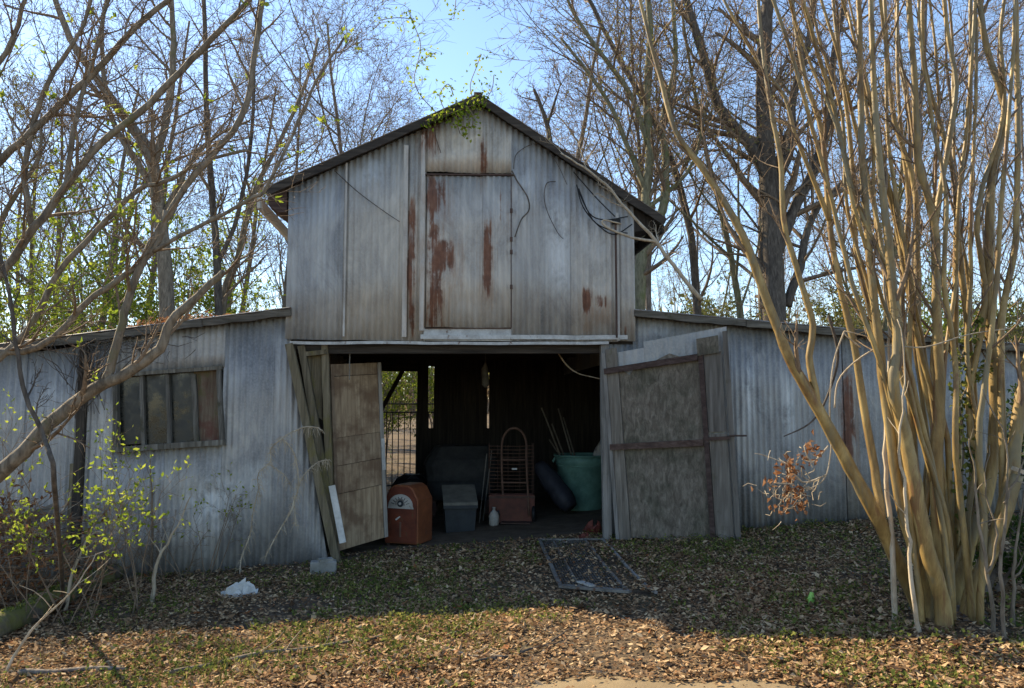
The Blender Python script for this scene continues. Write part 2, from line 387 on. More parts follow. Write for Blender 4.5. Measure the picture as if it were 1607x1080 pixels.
M['moss_log'] = bark("moss_log", (0.05, 0.04, 0.03), (0.11, 0.09, 0.065), (0.19, 0.16, 0.12), moss=(0.16, 0.155, 0.035), ma=0.16)
M['leaf_spring'] = leafmat("leaf_spring", [(0, (0.14, 0.20, 0.022)), (0.5, (0.24, 0.31, 0.035)), (1, (0.36, 0.40, 0.06))], 0.55)
M['leaf_dark'] = leafmat("leaf_dark", [(0, (0.025, 0.05, 0.014)), (0.5, (0.05, 0.09, 0.022)), (1, (0.10, 0.14, 0.035))], 0.35)
M['leaf_olive'] = leafmat("leaf_olive", [(0, (0.09, 0.11, 0.03)), (0.5, (0.16, 0.17, 0.05)), (1, (0.24, 0.23, 0.08))], 0.5)
M['leaf_bud'] = leafmat("leaf_bud", [(0, (0.20, 0.20, 0.07)), (0.5, (0.26, 0.25, 0.09)), (1, (0.30, 0.22, 0.12))], 0.5)
M['leaf_dry'] = leafmat("leaf_dry", [(0, (0.16, 0.065, 0.03)), (0.5, (0.26, 0.13, 0.065)), (1, (0.36, 0.21, 0.12))], 0.35)
M['leaf_dry2'] = leafmat('leaf_brown_far', [(0, (0.13, 0.09, 0.06)), (0.5, (0.20, 0.15, 0.10)), (1, (0.26, 0.22, 0.13))], 0.4)
M['litter'] = leafmat("litter", [(0, (0.07, 0.04, 0.022)), (0.25, (0.19, 0.112, 0.06)), (0.5, (0.33, 0.205, 0.112)), (0.75, (0.45, 0.30, 0.165)), (0.93, (0.60, 0.45, 0.27)), (1, (0.30, 0.11, 0.04))], 0.2)
M['grass'] = leafmat("grass", [(0, (0.06, 0.08, 0.02)), (0.45, (0.14, 0.165, 0.035)), (0.8, (0.25, 0.25, 0.06)), (1, (0.42, 0.34, 0.15))], 0.4)
M['weed'] = leafmat("weed", [(0, (0.055, 0.08, 0.022)), (0.5, (0.14, 0.165, 0.04)), (1, (0.29, 0.29, 0.08))], 0.4)
s = NT("forest_soil"); g1 = s.noise(0.9, 8, 0.65, s.coords()); g2 = s.noise(14, 8, 0.75, s.coords())
col = s.ramp(g2, [(0.32, (0.035, 0.025, 0.016)), (0.5, (0.10, 0.07, 0.043)), (0.68, (0.20, 0.145, 0.09))])
col = s.mix(s.mr(g1, 0.5, 0.64, 0, 0.3), col, s.ramp(g2, [(0.35, (0.035, 0.045, 0.013)), (0.65, (0.11, 0.12, 0.035))]))
M['soil'] = s.color(col, 0.95, 0, g2, 0.8, 0.03)
s = NT("sandy_track"); g1 = s.noise(3, 8, 0.65, s.coords()); g2 = s.noise(60, 5, 0.7, s.coords())
M['sand'] = s.color(s.mix(s.mr(g2, 0.4, 0.65, 0, 0.5), s.ramp(g1, [(0.35, (0.17, 0.125, 0.07)), (0.65, (0.25, 0.19, 0.11))]), (0.22, 0.16, 0.10)), 0.95, 0, g2, 0.5, 0.01)
s = NT("barn_dirt"); g1 = s.noise(5, 8, 0.7, s.coords())
M['dirt'] = s.color(s.ramp(g1, [(0.35, (0.075, 0.055, 0.036)), (0.65, (0.15, 0.115, 0.078))]), 0.95, 0, g1, 0.6, 0.02)

# ------------------------------------------------------------------ ground
def grid(name, xs, ys, zf, m, inside=None):
    mb = MB(); nx = len(xs)
    for y in ys:
        for x in xs: mb.v.append(V((x, y, zf(x, y))))
    for j in range(len(ys) - 1):
        for i in range(nx - 1):
            if inside and not inside((xs[i] + xs[i + 1]) / 2, (ys[j] + ys[j + 1]) / 2): continue
            mb.f.append((j * nx + i, j * nx + i + 1, j * nx + nx + i + 1, j * nx + nx + i))
    o = mb.build(name, m, None, True); return o
def spread(a, b, near, n):
    c = near; out = []
    for i in range(n + 1):
        t = -1 + 2 * i / n
        s_ = abs(t)
        d = 0.06 * s_ + 0.94 * s_ ** 5
        out.append(c + (b - c) * d if t > 0 else c - (c - a) * d)
    return out
ground = grid("ground", spread(-260, 260, 0, 240), spread(-120, 700, 7, 260), gz, M['soil']); ground["kind"] = "structure"
# bare sandy track at the very front, edge broken by the litter
def track_edge(x): return 4.36 + 0.10 * math.sin(x * 2.1 + 1.0) + 0.05 * math.sin(x * 5.3) - 0.16 * max(0, abs(x - 0.42) - 0.7) ** 2 * 6
tr = grid("sandy_track", [-3.2 + 0.06 * i for i in range(125)], [0.8 + 0.05 * i for i in range(80)],
          lambda x, y: gz(x, y) + 0.006, M['sand'], lambda x, y: y < track_edge(x)); tr["kind"] = "structure"
# worn dirt floor inside the barn
fl = grid("barn_floor", [-2.8 + 0.1 * i for i in range(52)], [8.65 + 0.1 * i for i in range(62)],
          lambda x, y: gz(x, y) + 0.006, M['dirt'],
          lambda x, y: (lambda q: -2.3 < q.x < 2.2 and 0.15 + 0.12 * math.sin(x * 4) < q.y < 5.3)(w2b(V((x, y, 0))))); fl["kind"] = "structure"

# ------------------------------------------------------------------ barn
barn = thing("metal_barn", "old gabled barn clad in grey corrugated metal with two lean-to wings", "barn", (0, 0, 0))
barn.location = B0; barn.rotation_euler = (0, 0, BA); ORG[barn.name] = V((0, 0, 0))
def part(name, mb, m, parent=barn, smooth=False): return mb.build(name, m, parent, smooth)
def sheet(u0, u1, zb, zt, v, m, parent, name="corrugated_sheet", pitch=0.068, amp=0.0085, per=8, lean=0.0):
    """vertical corrugated sheet; zb, zt are functions of u; own thickness by doubling"""
    n = max(4, int(abs(u1 - u0) / pitch * per)); mb = MB(); k = 0
    for i in range(n + 1):
        u = u0 + (u1 - u0) * i / n; a, b = zb(u), zt(u)
        if b - a < 0.005: b = a + 0.005
        o = amp * math.sin(2 * math.pi * u / pitch)
        a += 0.012 * mnoise.noise(V((u * 5, v * 7, 1.3)))
        for j in range(4):
            z = a + (b - a) * j / 3
            dent = 0.006 * mnoise.noise(V((u * 2.2, z * 2.2, v * 9)))
            mb.v.append(V((u, v + o + dent + lean * (z - 2), z)))
    for i in range(n):
        for j in range(3):
            q = i * 4 + j; mb.f.append((q, q + 4, q + 5, q + 1))
    N0 = len(mb.v); mb.v += [p + V((0, 0.0015, 0)) for p in mb.v]; f2 = [tuple(reversed([a + N0 for a in f])) for f in mb.f]; mb.f += f2
    for i in range(n):
        for j in (0, 3):
            a, b = i * 4 + j, i * 4 + 4 + j; mb.f.append((a, b, b + N0, a + N0) if j else (b, a, a + N0, b + N0))
    for j in range(3):
        mb.f.append((j, j + 1, j + 1 + N0, j + N0)); q = n * 4 + j; mb.f.append((q + 1, q, q + N0, q + 1 + N0))
    return part(name, mb, m, parent, True)
def lin(a, b):
    """z as a linear function of u through local points a, b"""
    return lambda u: a.z + (b.z - a.z) * (u - a.x) / (b.x - a.x)

VG = -0.07
pk, le, re_ = W(750, 160, VG), W(420, 306, VG), W(1040, 352, VG)
lroof, rroof = lin(pk, le), lin(pk, re_)
roofz = lambda u: (lroof(u) if u < pk.x else rroof(u)) - 0.035
gable = bpy.data.objects.new("gable_wall", None); COL.objects.link(gable); gable.parent = barn; ORG[gable.name] = V((0, 0, 0))
ub = lambda x, y=430: W(x, y, VG).x
zz = lambda y, x=720: W(x, y, VG).z
edges = [(452, 540), (540, 632), (632, 666), (804, 846), (846, 897), (897, 967), (967, 994)]
for i, (a, b) in enumerate(edges):
    zb0 = zz(535 + R.uniform(-2, 2))
    sheet(ub(a) - 0.012, ub(b) + 0.012, lambda u, q=zb0: q, roofz, VG - 0.007 * (i % 2) - 0.002 * i, M['zinc_gable'], gable)
for i, (a, b) in enumerate([(666, 757), (757, 804)]):
    sheet(ub(a), ub(b) + 0.01, lambda u: zz(271), roofz, VG - 0.004 - 0.008 * i, M['zinc_gable'], gable)
mb = MB(); mb.box((ub(735), VG - 0.004, (zz(535) + zz(516)) / 2), ub(804) - ub(666), 0.012, zz(516) - zz(535)); part("sill_strip", mb, M['flash'], gable)
# battens and flashing on the gable
for (x0, x1, y0, y1) in [(632, 639, 232, 530), (659, 666, 215, 520), (540, 543, 262, 530), (966, 971, 330, 533)]:
    mb = MB(); mb.box((ub((x0 + x1) / 2), VG - 0.028, (zz(y0) + zz(y1)) / 2), ub(x1) - ub(x0), 0.016, zz(y0) - zz(y1)); part("batten", mb, M['zinc_gable'], gable)
mb = MB(); mb.beam(W(455, 538, VG - 0.03), W(955, 539, VG - 0.03), 0.03, 0.032, n=14, wob=0.006); part("bottom_flashing", mb, M['flash'], gable)
mb = MB(); mb.beam(W(660, 529, VG - 0.035), W(985, 530, VG - 0.035), 0.02, 0.05, n=8, wob=0.004); part("bottom_flashing", mb, M['flash'], gable)
# loft door
loft = bpy.data.objects.new("loft_door", None); COL.objects.link(loft); loft.parent = barn; ORG[loft.name] = V((0, 0, 0))
mb = MB(); mb.box((ub(735), VG + 0.03, (zz(272) + zz(517)) / 2), ub(806) - ub(664), 0.02, zz(272) - zz(517)); part("backing", mb, M['dark_wood'], loft)
sheet(ub(668.5), ub(759), lambda u: zz(514), lambda u: zz(277), VG - 0.012, M['zinc_gable'], loft)
sheet(ub(757), ub(801), lambda u: zz(514), lambda u: zz(276), VG - 0.020, M['zinc_gable'], loft)
mb = MB(); mb.beam(W(662, 274, VG - 0.02), W(806, 275, VG - 0.02), 0.03, 0.016); part("track", mb, M['rust_dark'], loft)
mb = MB(); mb.box((ub(802.2), VG - 0.015, (zz(277) + zz(514)) / 2), 0.012, 0.012, zz(277) - zz(514)); part("edge_strip", mb, M['rust_dark'], loft)
mb = MB(); mb.beam(W(667, 515.5, VG - 0.016), W(802, 515.5, VG - 0.016), 0.014, 0.012); part("edge_strip", mb, M['rust_dark'], loft)
for y in (330, 375, 395, 450):
    mb = MB(); mb.box((ub(802), VG - 0.03, zz(y)), 0.03, 0.02, 0.05); part("hinge", mb, M['rust_dark'], loft)
# wall studs and girts behind the cladding
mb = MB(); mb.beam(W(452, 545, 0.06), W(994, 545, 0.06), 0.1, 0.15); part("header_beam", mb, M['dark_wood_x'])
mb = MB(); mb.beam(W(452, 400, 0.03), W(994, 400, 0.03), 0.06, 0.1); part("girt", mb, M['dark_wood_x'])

# main roof
BACK = 6.6
roof = bpy.data.objects.new("main_roof", None); COL.objects.link(roof); roof.parent = barn; ORG[roof.name] = V((0, 0, 0))
def roof_sheet(p, q, v0, v1, m, parent, k=0, lift=0.0, amp=0.008):
    """corrugated roof sheet, ribs running down from p to q (local points; v ignored)"""
    mb = MB(); n = int((v1 - v0) / 0.068 * 4)
    for i in range(n + 1):
        v = v0 + (v1 - v0) * i / n; o = amp * math.sin(2 * math.pi * v / 0.068) + lift
        mb.v += [V((p.x, v, p.z + o)), V((q.x, v, q.z + o))]
    for i in range(n): mb.f.append((2 * i, 2 * i + 1, 2 * i + 3, 2 * i + 2))
    N0 = len(mb.v); mb.v += [x + V((0, 0, 0.004)) for x in mb.v]; mb.f += [tuple(reversed([a + N0 for a in f])) for f in mb.f]
    for i in range(n):
        mb.f.append((2 * i + 1, 2 * i, 2 * i + N0, 2 * i + 1 + N0))
    return part("roof_sheet", mb, m, parent, True)
VR = VG - 0.12
for (a, b) in ((pk, le), (pk, re_)):
    for i in range(10):
        v0 = VR + i * 0.68; roof_sheet(V((a.x, 0, a.z + 0.045)), V((b.x, 0, b.z + 0.045)), v0, v0 + 0.72, M['zinc_roof'], roof, lift=0.006 * (i % 2))
    pa, pb = V((a.x, VR + 0.02, a.z)), V((b.x, VR + 0.02, b.z))
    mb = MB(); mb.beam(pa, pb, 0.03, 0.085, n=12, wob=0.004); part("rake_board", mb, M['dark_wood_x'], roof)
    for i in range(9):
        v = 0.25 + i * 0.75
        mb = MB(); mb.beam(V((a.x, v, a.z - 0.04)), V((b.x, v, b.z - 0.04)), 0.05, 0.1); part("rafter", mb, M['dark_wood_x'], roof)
mb = MB(); mb.beam(V((pk.x, VR - 0.01, pk.z + 0.06)), V((pk.x, BACK, pk.z + 0.06)), 0.10, 0.006); part("ridge_cap", mb, M['zinc_roof'], roof)
# eave boards along the sides and boxed rafter ends
e0 = W(404, 318, VR)
mb = MB(); mb.beam(V((e0.x, VR + 0.05, e0.z + 0.01)), V((e0.x, BACK, e0.z + 0.01)), 0.035, 0.13); part("eave_board", mb, M['pale_wood'], roof)
mb = MB(); mb.beam(V((re_.x - 0.02, VR + 0.05, re_.z - 0.05)), V((re_.x - 0.02, BACK, re_.z - 0.05)), 0.03, 0.13); part("eave_board", mb, M['dark_wood'], roof)
mb = MB(); mb.prism([W(421, 308, VG), W(450, 297, VG), W(450, 333, VG), W(437, 333, VG), W(421, 322, VG)], V((0, 0.5, 0))); part("rafter_end", mb, M['rail_wood'], roof)
mb = MB(); mb.prism([W(994, 326, VG), W(1036, 352, VG), W(1010, 362, VG), W(994, 364, VG)], V((0, 0.5, 0))); part("rafter_end", mb, M['dark_wood'], roof)

# main side walls above the wings, back gable
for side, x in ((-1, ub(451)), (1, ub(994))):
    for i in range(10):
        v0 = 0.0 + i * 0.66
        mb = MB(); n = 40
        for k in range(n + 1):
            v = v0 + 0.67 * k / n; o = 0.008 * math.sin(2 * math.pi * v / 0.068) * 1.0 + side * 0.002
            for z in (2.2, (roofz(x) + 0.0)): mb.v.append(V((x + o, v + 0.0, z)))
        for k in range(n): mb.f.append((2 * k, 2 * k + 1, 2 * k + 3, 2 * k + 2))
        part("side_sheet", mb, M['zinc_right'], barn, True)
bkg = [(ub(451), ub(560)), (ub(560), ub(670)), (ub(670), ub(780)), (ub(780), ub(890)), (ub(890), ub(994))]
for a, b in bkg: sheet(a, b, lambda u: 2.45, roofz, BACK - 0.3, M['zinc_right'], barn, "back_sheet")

# ---- left wing
lw = bpy.data.objects.new("left_wing_wall", None); COL.objects.link(lw); lw.parent = barn; ORG[lw.name] = V((0, 0, 0))
lt = lambda u, a=W(456, 494), b=W(0, 552): a.z + (b.z - a.z) * (u - a.x) / (b.x - a.x)
gb = lambda u: bgz(u, 0) - 0.05
sl = lin(W(457, 540), W(516, 885))
wl = lambda x, y=640: W(x, y).x
wt, wbm = lin(W(180, 590), W(347, 577)), lin(W(180, 704), W(350, 694))
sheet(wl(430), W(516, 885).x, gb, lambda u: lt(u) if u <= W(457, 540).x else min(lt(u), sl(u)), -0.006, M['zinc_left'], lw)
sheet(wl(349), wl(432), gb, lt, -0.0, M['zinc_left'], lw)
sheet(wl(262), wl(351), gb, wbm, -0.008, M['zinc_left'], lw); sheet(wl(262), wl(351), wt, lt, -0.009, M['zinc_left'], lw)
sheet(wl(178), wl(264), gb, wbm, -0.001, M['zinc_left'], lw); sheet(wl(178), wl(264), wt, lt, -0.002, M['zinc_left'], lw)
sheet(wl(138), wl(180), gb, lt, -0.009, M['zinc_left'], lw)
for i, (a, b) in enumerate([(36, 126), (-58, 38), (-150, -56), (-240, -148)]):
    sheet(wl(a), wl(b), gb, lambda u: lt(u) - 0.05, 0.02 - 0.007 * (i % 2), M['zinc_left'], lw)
mb = MB(); mb.beam(V((wl(131), -0.03, gb(wl(131)) - 0.1)), V((wl(131), -0.03, lt(wl(131)) - 0.02)), 0.085, 0.07, up=V((0, 1, 0)), n=8, wob=0.008); part("corner_post", mb, M['dark_wood'], lw)
mb = MB(); mb.beam(V((wl(118), -0.01, gb(wl(131)) - 0.1)), V((wl(121), -0.01, 1.0)), 0.06, 0.05, up=V((0, 1, 0)), n=6, wob=0.008); part("stud", mb, M['moss_wood'], lw)
# window
win = bpy.data.objects.new("wing_window", None); COL.objects.link(win); win.parent = barn; ORG[win.name] = V((0, 0, 0))
def wb(name, p0, p1, wd, dp, m, v=-0.02, par=None): 
    a, b = W(*p0, v), W(*p1, v); mb = MB(); mb.beam(a, b, dp, wd, up=V((0, 0, 1)) if abs(a.x - b.x) > abs(a.z - b.z) else V((1, 0, 0)), n=6, wob=0.003); return part(name, mb, m, par or win)
wb("frame_rail", (178, 590), (349, 577), 0.04, 0.09, M['grim_wood']); wb("sill", (178, 706), (354, 694), 0.06, 0.12, M['grim_wood'])
wb("frame_stile", (182, 592), (184, 702), 0.045, 0.085, M['grim_wood']); wb("frame_stile", (344, 580), (349, 692), 0.045, 0.085, M['grim_wood'])
for (x0, x1) in ((223, 226), (264, 267), (304, 310)): wb("mullion", (x0, 588), (x1, 698), 0.038 if x0 < 300 else 0.05, 0.06, M['grim_wood'], 0.0)
for a, b in ((186, 222), (226, 263), (267, 304)):
    mb = MB(); mb.prism([W(a - 2, 699, 0.03), W(b + 2, 696, 0.03), W(b + 2, 583, 0.03), W(a - 2, 588, 0.03)], V((0, 0.006, 0))); part("window_pane", mb, M['glass'], win)
mb = MB(); mb.prism([W(308, 697, 0.02), W(349, 693, 0.02), W(344, 579, 0.02), W(304, 582, 0.02)], V((0, 0.012, 0))); part("boarded_pane", mb, M['red_ply'], win)["label"] = "weathered brown board filling the right light"
# ---- right wing
rw = bpy.data.objects.new("right_wing_wall", None); COL.objects.link(rw); rw.parent = barn; ORG[rw.name] = V((0, 0, 0))
rt = lambda u, a=W(995, 497), b=W(1550, 546): a.z + (b.z - a.z) * (u - a.x) / (b.x - a.x)
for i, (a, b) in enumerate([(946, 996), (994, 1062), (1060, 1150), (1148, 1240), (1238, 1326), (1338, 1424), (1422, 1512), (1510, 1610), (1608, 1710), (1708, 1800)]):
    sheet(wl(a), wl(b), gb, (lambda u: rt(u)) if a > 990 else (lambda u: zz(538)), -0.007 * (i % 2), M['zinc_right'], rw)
sheet(wl(1324), wl(1340), gb, rt, -0.016, M['zinc_right'], rw, "ridge_strip")
mb = MB(); mb.beam(V((wl(950), -0.03, gb(wl(950)) - 0.1)), V((wl(948), -0.03, zz(540))), 0.09, 0.09, up=V((0, 1, 0)), n=6, wob=0.004); part("door_post", mb, M['grey_wood'])
# lean-to roofs
for nm, ft, xa, xb in (("left_wing_roof", lt, 456, -260), ("right_wing_roof", rt, 994, 1820)):
    rf = bpy.data.objects.new(nm, None); COL.objects.link(rf); rf.parent = barn; ORG[rf.name] = V((0, 0, 0))
    ua, ub2 = wl(xa), wl(xb)
    for i in range(10):
        v0 = -0.14 + i * 0.66; roof_sheet(V((ua, 0, ft(ua) + 0.06)), V((ub2, 0, ft(ub2) + 0.06)), v0, v0 + 0.70, M['zinc_roof'], rf, lift=0.006 * (i % 2))
    n = 5
    for k in range(n):
        a, b = ua + (ub2 - ua) * k / n, ua + (ub2 - ua) * (k + 1) / n
        dz = R.uniform(-0.015, 0.01)
        mb = MB(); mb.beam(V((a, -0.12 - 0.01 * (k % 2), ft(a) + 0.015 + dz)), V((b, -0.12 - 0.01 * (k % 2), ft(b) + 0.015 + dz)), 0.03, 0.075, n=9, wob=0.009); part("fascia_board", mb, M['fascia'], rf)
    for k in range(7):
        v = 0.3 + k * 0.9
        mb = MB(); mb.beam(V((ua, v, ft(ua) - 0.02)), V((ub2, v, ft(ub2) - 0.02)), 0.05, 0.09); part("rafter", mb, M['dark_wood_x'], rf)
for k, x in enumerate((-200, 1760)):     # outer end walls of the wings
    u = wl(x); ft = lt if x < 0 else rt
    for i in range(9):
        mb = MB(); v0 = 0.02 + i * 0.68
        for q in range(21):
            v = v0 + 0.68 * q / 20; o = 0.008 * math.sin(2 * math.pi * v / 0.068)
            mb.v += [V((u + o, v, bgz(u, v) - 0.05)), V((u + o, v, ft(u) + 0.02))]
        for q in range(20): mb.f.append((2 * q, 2 * q + 1, 2 * q + 3, 2 * q + 2))
        part("end_sheet", mb, M['zinc_left'], barn, True)
    mb = MB()
for (xa, xb, ft) in ((-200, 452, lt), (994, 1760, rt)):  # back walls of the wings
    n = 9; ua, ue = wl(xa), wl(xb)
    for i in range(n): sheet(ua + (ue - ua) * i / n, ua + (ue - ua) * (i + 1) / n, lambda u: bgz(u, 6.1) - 0.05, ft, 6.1 + 0.006 * (i % 2), M['zinc_left'], barn, "back_sheet")

# ---- barn inside: partitions, back wall with its opening, loft floor
VB = 5.2
def vboard(u0, u1, z0, z1, v, m=None, name="wall_board", th=0.022):
    mb = MB(); mb.box(((u0 + u1) / 2, v, (z0 + z1) / 2), abs(u1 - u0), th, z1 - z0); return part(name, mb, m or M['dark_wood'])
xs_b = [470, 500, 530, 560, 582, 598]
wbk = lambda x, y=620: W(x, y, VB).x
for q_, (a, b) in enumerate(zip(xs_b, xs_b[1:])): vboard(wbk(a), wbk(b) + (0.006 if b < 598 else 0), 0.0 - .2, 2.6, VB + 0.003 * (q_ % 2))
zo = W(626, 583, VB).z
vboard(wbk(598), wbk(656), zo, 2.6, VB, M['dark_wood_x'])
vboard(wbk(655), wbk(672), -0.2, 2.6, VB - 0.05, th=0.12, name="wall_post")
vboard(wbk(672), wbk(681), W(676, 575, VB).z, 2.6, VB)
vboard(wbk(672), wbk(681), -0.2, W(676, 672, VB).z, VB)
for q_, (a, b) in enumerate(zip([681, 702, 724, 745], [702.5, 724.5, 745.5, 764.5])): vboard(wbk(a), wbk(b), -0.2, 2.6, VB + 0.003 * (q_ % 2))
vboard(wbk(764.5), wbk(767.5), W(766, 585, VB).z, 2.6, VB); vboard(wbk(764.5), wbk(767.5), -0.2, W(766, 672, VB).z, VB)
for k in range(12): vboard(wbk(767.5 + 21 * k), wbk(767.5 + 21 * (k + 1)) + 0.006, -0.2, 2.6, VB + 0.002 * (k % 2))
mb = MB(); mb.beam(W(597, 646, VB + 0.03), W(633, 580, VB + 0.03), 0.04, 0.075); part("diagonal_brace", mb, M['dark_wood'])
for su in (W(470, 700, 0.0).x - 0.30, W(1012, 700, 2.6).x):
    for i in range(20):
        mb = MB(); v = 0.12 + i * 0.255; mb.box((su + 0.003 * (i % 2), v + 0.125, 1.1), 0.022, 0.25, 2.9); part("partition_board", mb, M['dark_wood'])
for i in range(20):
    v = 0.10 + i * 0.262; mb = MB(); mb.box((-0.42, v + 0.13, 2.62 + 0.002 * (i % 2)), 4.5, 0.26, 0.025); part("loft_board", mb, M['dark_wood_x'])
for i in range(6):
    v = 0.6 + i * 0.85; mb = MB(); mb.box((-0.5, v, 2.52), 4.3, 0.05, 0.15); part("loft_joist", mb, M['dark_wood_x'])

# ---- leaning left jamb timbers
mb = MB(); mb.beam(W(454, 540, -0.08), W(531, 893, -0.12), 0.085, 0.10, up=V((0, 1, 0)), n=10, wob=0.004); part("leaning_post", mb, M['moss_wood'])
mb = MB(); mb.beam(W(473, 543, -0.02), W(528, 850, -0.02), 0.075, 0.085, up=V((0, 1, 0)), n=8, wob=0.004); part("leaning_post", mb, M['moss_wood'])
mb = MB(); mb.beam(W(510, 541, 0.03), W(518, 780, 0.03), 0.075, 0.09, up=V((0, 1, 0)), n=8, wob=0.004); part("leaning_post", mb, M['moss_wood'])
mb = MB(); mb.prism([W(480, 545, 0.04), W(505, 543, 0.04), W(506, 660, 0.04), W(500, 655, 0.04)], V((0, 0.015, 0))); part("jamb_board", mb, M['moss_wood'])
mb = MB(); mb.beam(W(480, 556, -0.03), W(512, 552, -0.03), 0.05, 0.05); part("jamb_block", mb, M['moss_wood'])
mb = MB(); mb.beam(W(462, 560, -0.0), W(531, 880, 0.06), 0.02, 0.09, up=V((0, 1, 0)), n=6); part("jamb_backing", mb, M['dark_wood'])
mb = MB(); mb.beam(W(521, 762, -0.07), W(538, 852, -0.12), 0.07, 0.025, up=V((0, 1, 0)), n=3, wob=0.002); part("white_trim_strip", mb, M['white_plastic'])["label"] = "loose white trim strip"

# ---- brown left door leaf, hanging just inside
ldr = bpy.data.objects.new("left_door", None); COL.objects.link(ldr); ldr.parent = barn; ORG[ldr.name] = V((0, 0, 0))
LD = [W(518, 572, 0.12), W(597, 569, 0.55), W(608, 842, 0.55), W(528, 866, 0.12)]
def patch(C, s, t): return C[0].lerp(C[1], s).lerp(C[3].lerp(C[2], s), t)
def plank(C, s0, s1, t0, t1, off, th, m, name, parent, jag=0):
    nrm = (C[1] - C[0]).cross(C[3] - C[0]).normalized()
    if nrm.y > 0: nrm = -nrm
    mb = MB(); pts = [patch(C, s0, t0), patch(C, s1, t0), patch(C, s1, t1), patch(C, s0, t1)]
    if jag:
        top = [patch(C, s0 + (s1 - s0) * k / 8, t0 + R.uniform(0, jag) * (0.3 + 0.7 * math.sin(k))) for k in range(9)]
        pts = top + [pts[2], pts[3]]
    mb.prism([p + nrm * off for p in pts], -nrm * th); return part(name, mb, m, parent)
for (t0, t1) in ((0.0, 0.065), (0.068, 0.40), (0.402, 0.55), (0.553, 0.70), (0.703, 1.0)):
    plank(LD, 0.0, 1.0, t0, t1, R.uniform(-0.002, 0.002), 0.018, M['brown_ply'], "door_panel", ldr)
plank(LD, 0.93, 1.0, 0.0, 1.0, 0.016, 0.014, M['grey_wood'], "door_stile", ldr); plank(LD, 0.935, 1.005, 0.44, 0.62, 0.019, 0.003, M['flash'], "pale_strip", ldr)
plank(LD, 0.0, 0.06, 0.0, 1.0, 0.012, 0.014, M['brown_ply'], "door_stile", ldr)

# ---- right door, swung out towards the wing wall
rd = bpy.data.objects.new("right_door", None); COL.objects.link(rd); rd.parent = barn; ORG[rd.name] = V((0, 0, 0))
RD = [W(946, 548, -0.14), W(1140, 512, -0.62), W(1163, 862, -0.62), W(969, 846, -0.14)]
nrm = (RD[1] - RD[0]).cross(RD[3] - RD[0]).normalized(); nrm = -nrm if nrm.y > 0 else nrm
# metal skin on the outside of the door (we see its back above the boards)
for k in range(3):
    mb = MB(); n = 26
    for i in range(n + 1):
        s_ = (k + i / n) / 3
        for t in (0.0 if k else 0.03, 0.5, 0.99): mb.v.append(patch(RD, s_, t) - nrm * (0.045 + 0.007 * math.sin(i * 6.28 / 5.4)))
    for i in range(n):
        for j in range(2): mb.f.append((i * 3 + j, i * 3 + 3 + j, i * 3 + 4 + j, i * 3 + 1 + j))
    part("door_sheet", mb, M['zinc_door'], rd, True)
plank(RD, 0.12, 0.79, 0.10, 0.985, 0.0, 0.02, M['osb'], "osb_panel", rd, jag=0.07)
plank(RD, 0.02, 0.115, 0.005, 1.0, 0.012, 0.03, M['door_wood'], "stile_board", rd)
plank(RD, -0.012, 0.018, 0.02, 1.0, 0.02, 0.05, M['grey_wood'], "edge_strip", rd)
plank(RD, 0.765, 0.805, 0.05, 1.0, 0.03, 0.03, M['rail_wood'], "middle_stile", rd)
plank(RD, 0.81, 0.945, 0.11, 0.475, 0.015, 0.025, M['door_wood'], "stile_board", rd)
plank(RD, 0.81, 0.95, 0.485, 0.995, 0.012, 0.025, M['door_wood'], "stile_board", rd)
plank(RD, 0.965, 1.005, 0.02, 1.0, 0.0, 0.05, M['door_wood'], "edge_strip", rd)
plank(RD, 0.76, 0.93, 0.035, 0.115, 0.045, 0.05, M['osb'], "gusset_block", rd)
plank(RD, 0.0, 0.76, 0.105, 0.135, 0.05, 0.05, M['rail_wood'], "rail", rd); plank(RD, 0.0, 0.76, 0.505, 0.535, 0.05, 0.05, M['rail_wood'], "rail", rd)
plank(RD, 0.76, 0.97, 0.497, 0.512, 0.035, 0.02, M['rust_dark'], "latch_bar", rd)
mb = MB(); a = patch(RD, 0.97, 0.495) + nrm * 0.03; mb.tube([a, a + V((0.18, -0.02, 0))], [0.010, 0.010], 6); part("bolt", mb, M['rust_dark'], rd)

# ---- conduit and cables on the gable
mb = MB(); mb.tube(smooth_line([W(966, 345, VG - 0.06), W(967, 440, VG - 0.055), W(968, 530, VG - 0.05)], 3), [0.012] * 7, 6); part("conduit", mb, M['rust_dark'])
mb = MB(); mb.box(W(967, 348, VG - 0.06), 0.09, 0.06, 0.05); part("cable_bracket", mb, M['black_cable'])
cab = thing("loose_cable", "loose dark cables looping across the right of the gable below the eave", "cable", tuple(b2w(*W(900, 290, VG - .06))))
for pts in ([(905, 290), (915, 325), (940, 355), (965, 368), (992, 352)], [(905, 292), (925, 335), (950, 345), (985, 340)], [(908, 296), (930, 345), (960, 362), (985, 366)], [(900, 270), (935, 310), (965, 340)]):
    q = smooth_line([b2w(*W(x, y, VG - 0.055 - 0.02 * (i % 2))) for i, (x, y) in enumerate(pts)], 5); mb = MB(); mb.tube(q, [0.0075] * len(q), 5); mb.build("cable", M['black_cable'], cab, True)
# ------------------------------------------------------------------ things inside and in front of the barn
def thing_l(name, label, cat, loc, rz=0.0, group=None):
    o = thing(name, label, cat, loc, group); o.rotation_euler = (0, 0, rz); ORG[o.name] = V((0, 0, 0)); return o
def px2m(p): return p.y / F
def arc(cx, cz, r, a0, a1, n, y=0.0, ez=1.0): return [V((cx + r * math.cos(rad(a0 + (a1 - a0) * i / n)), y, cz + ez * r * math.sin(rad(a0 + (a1 - a0) * i / n)))) for i in range(n + 1)]

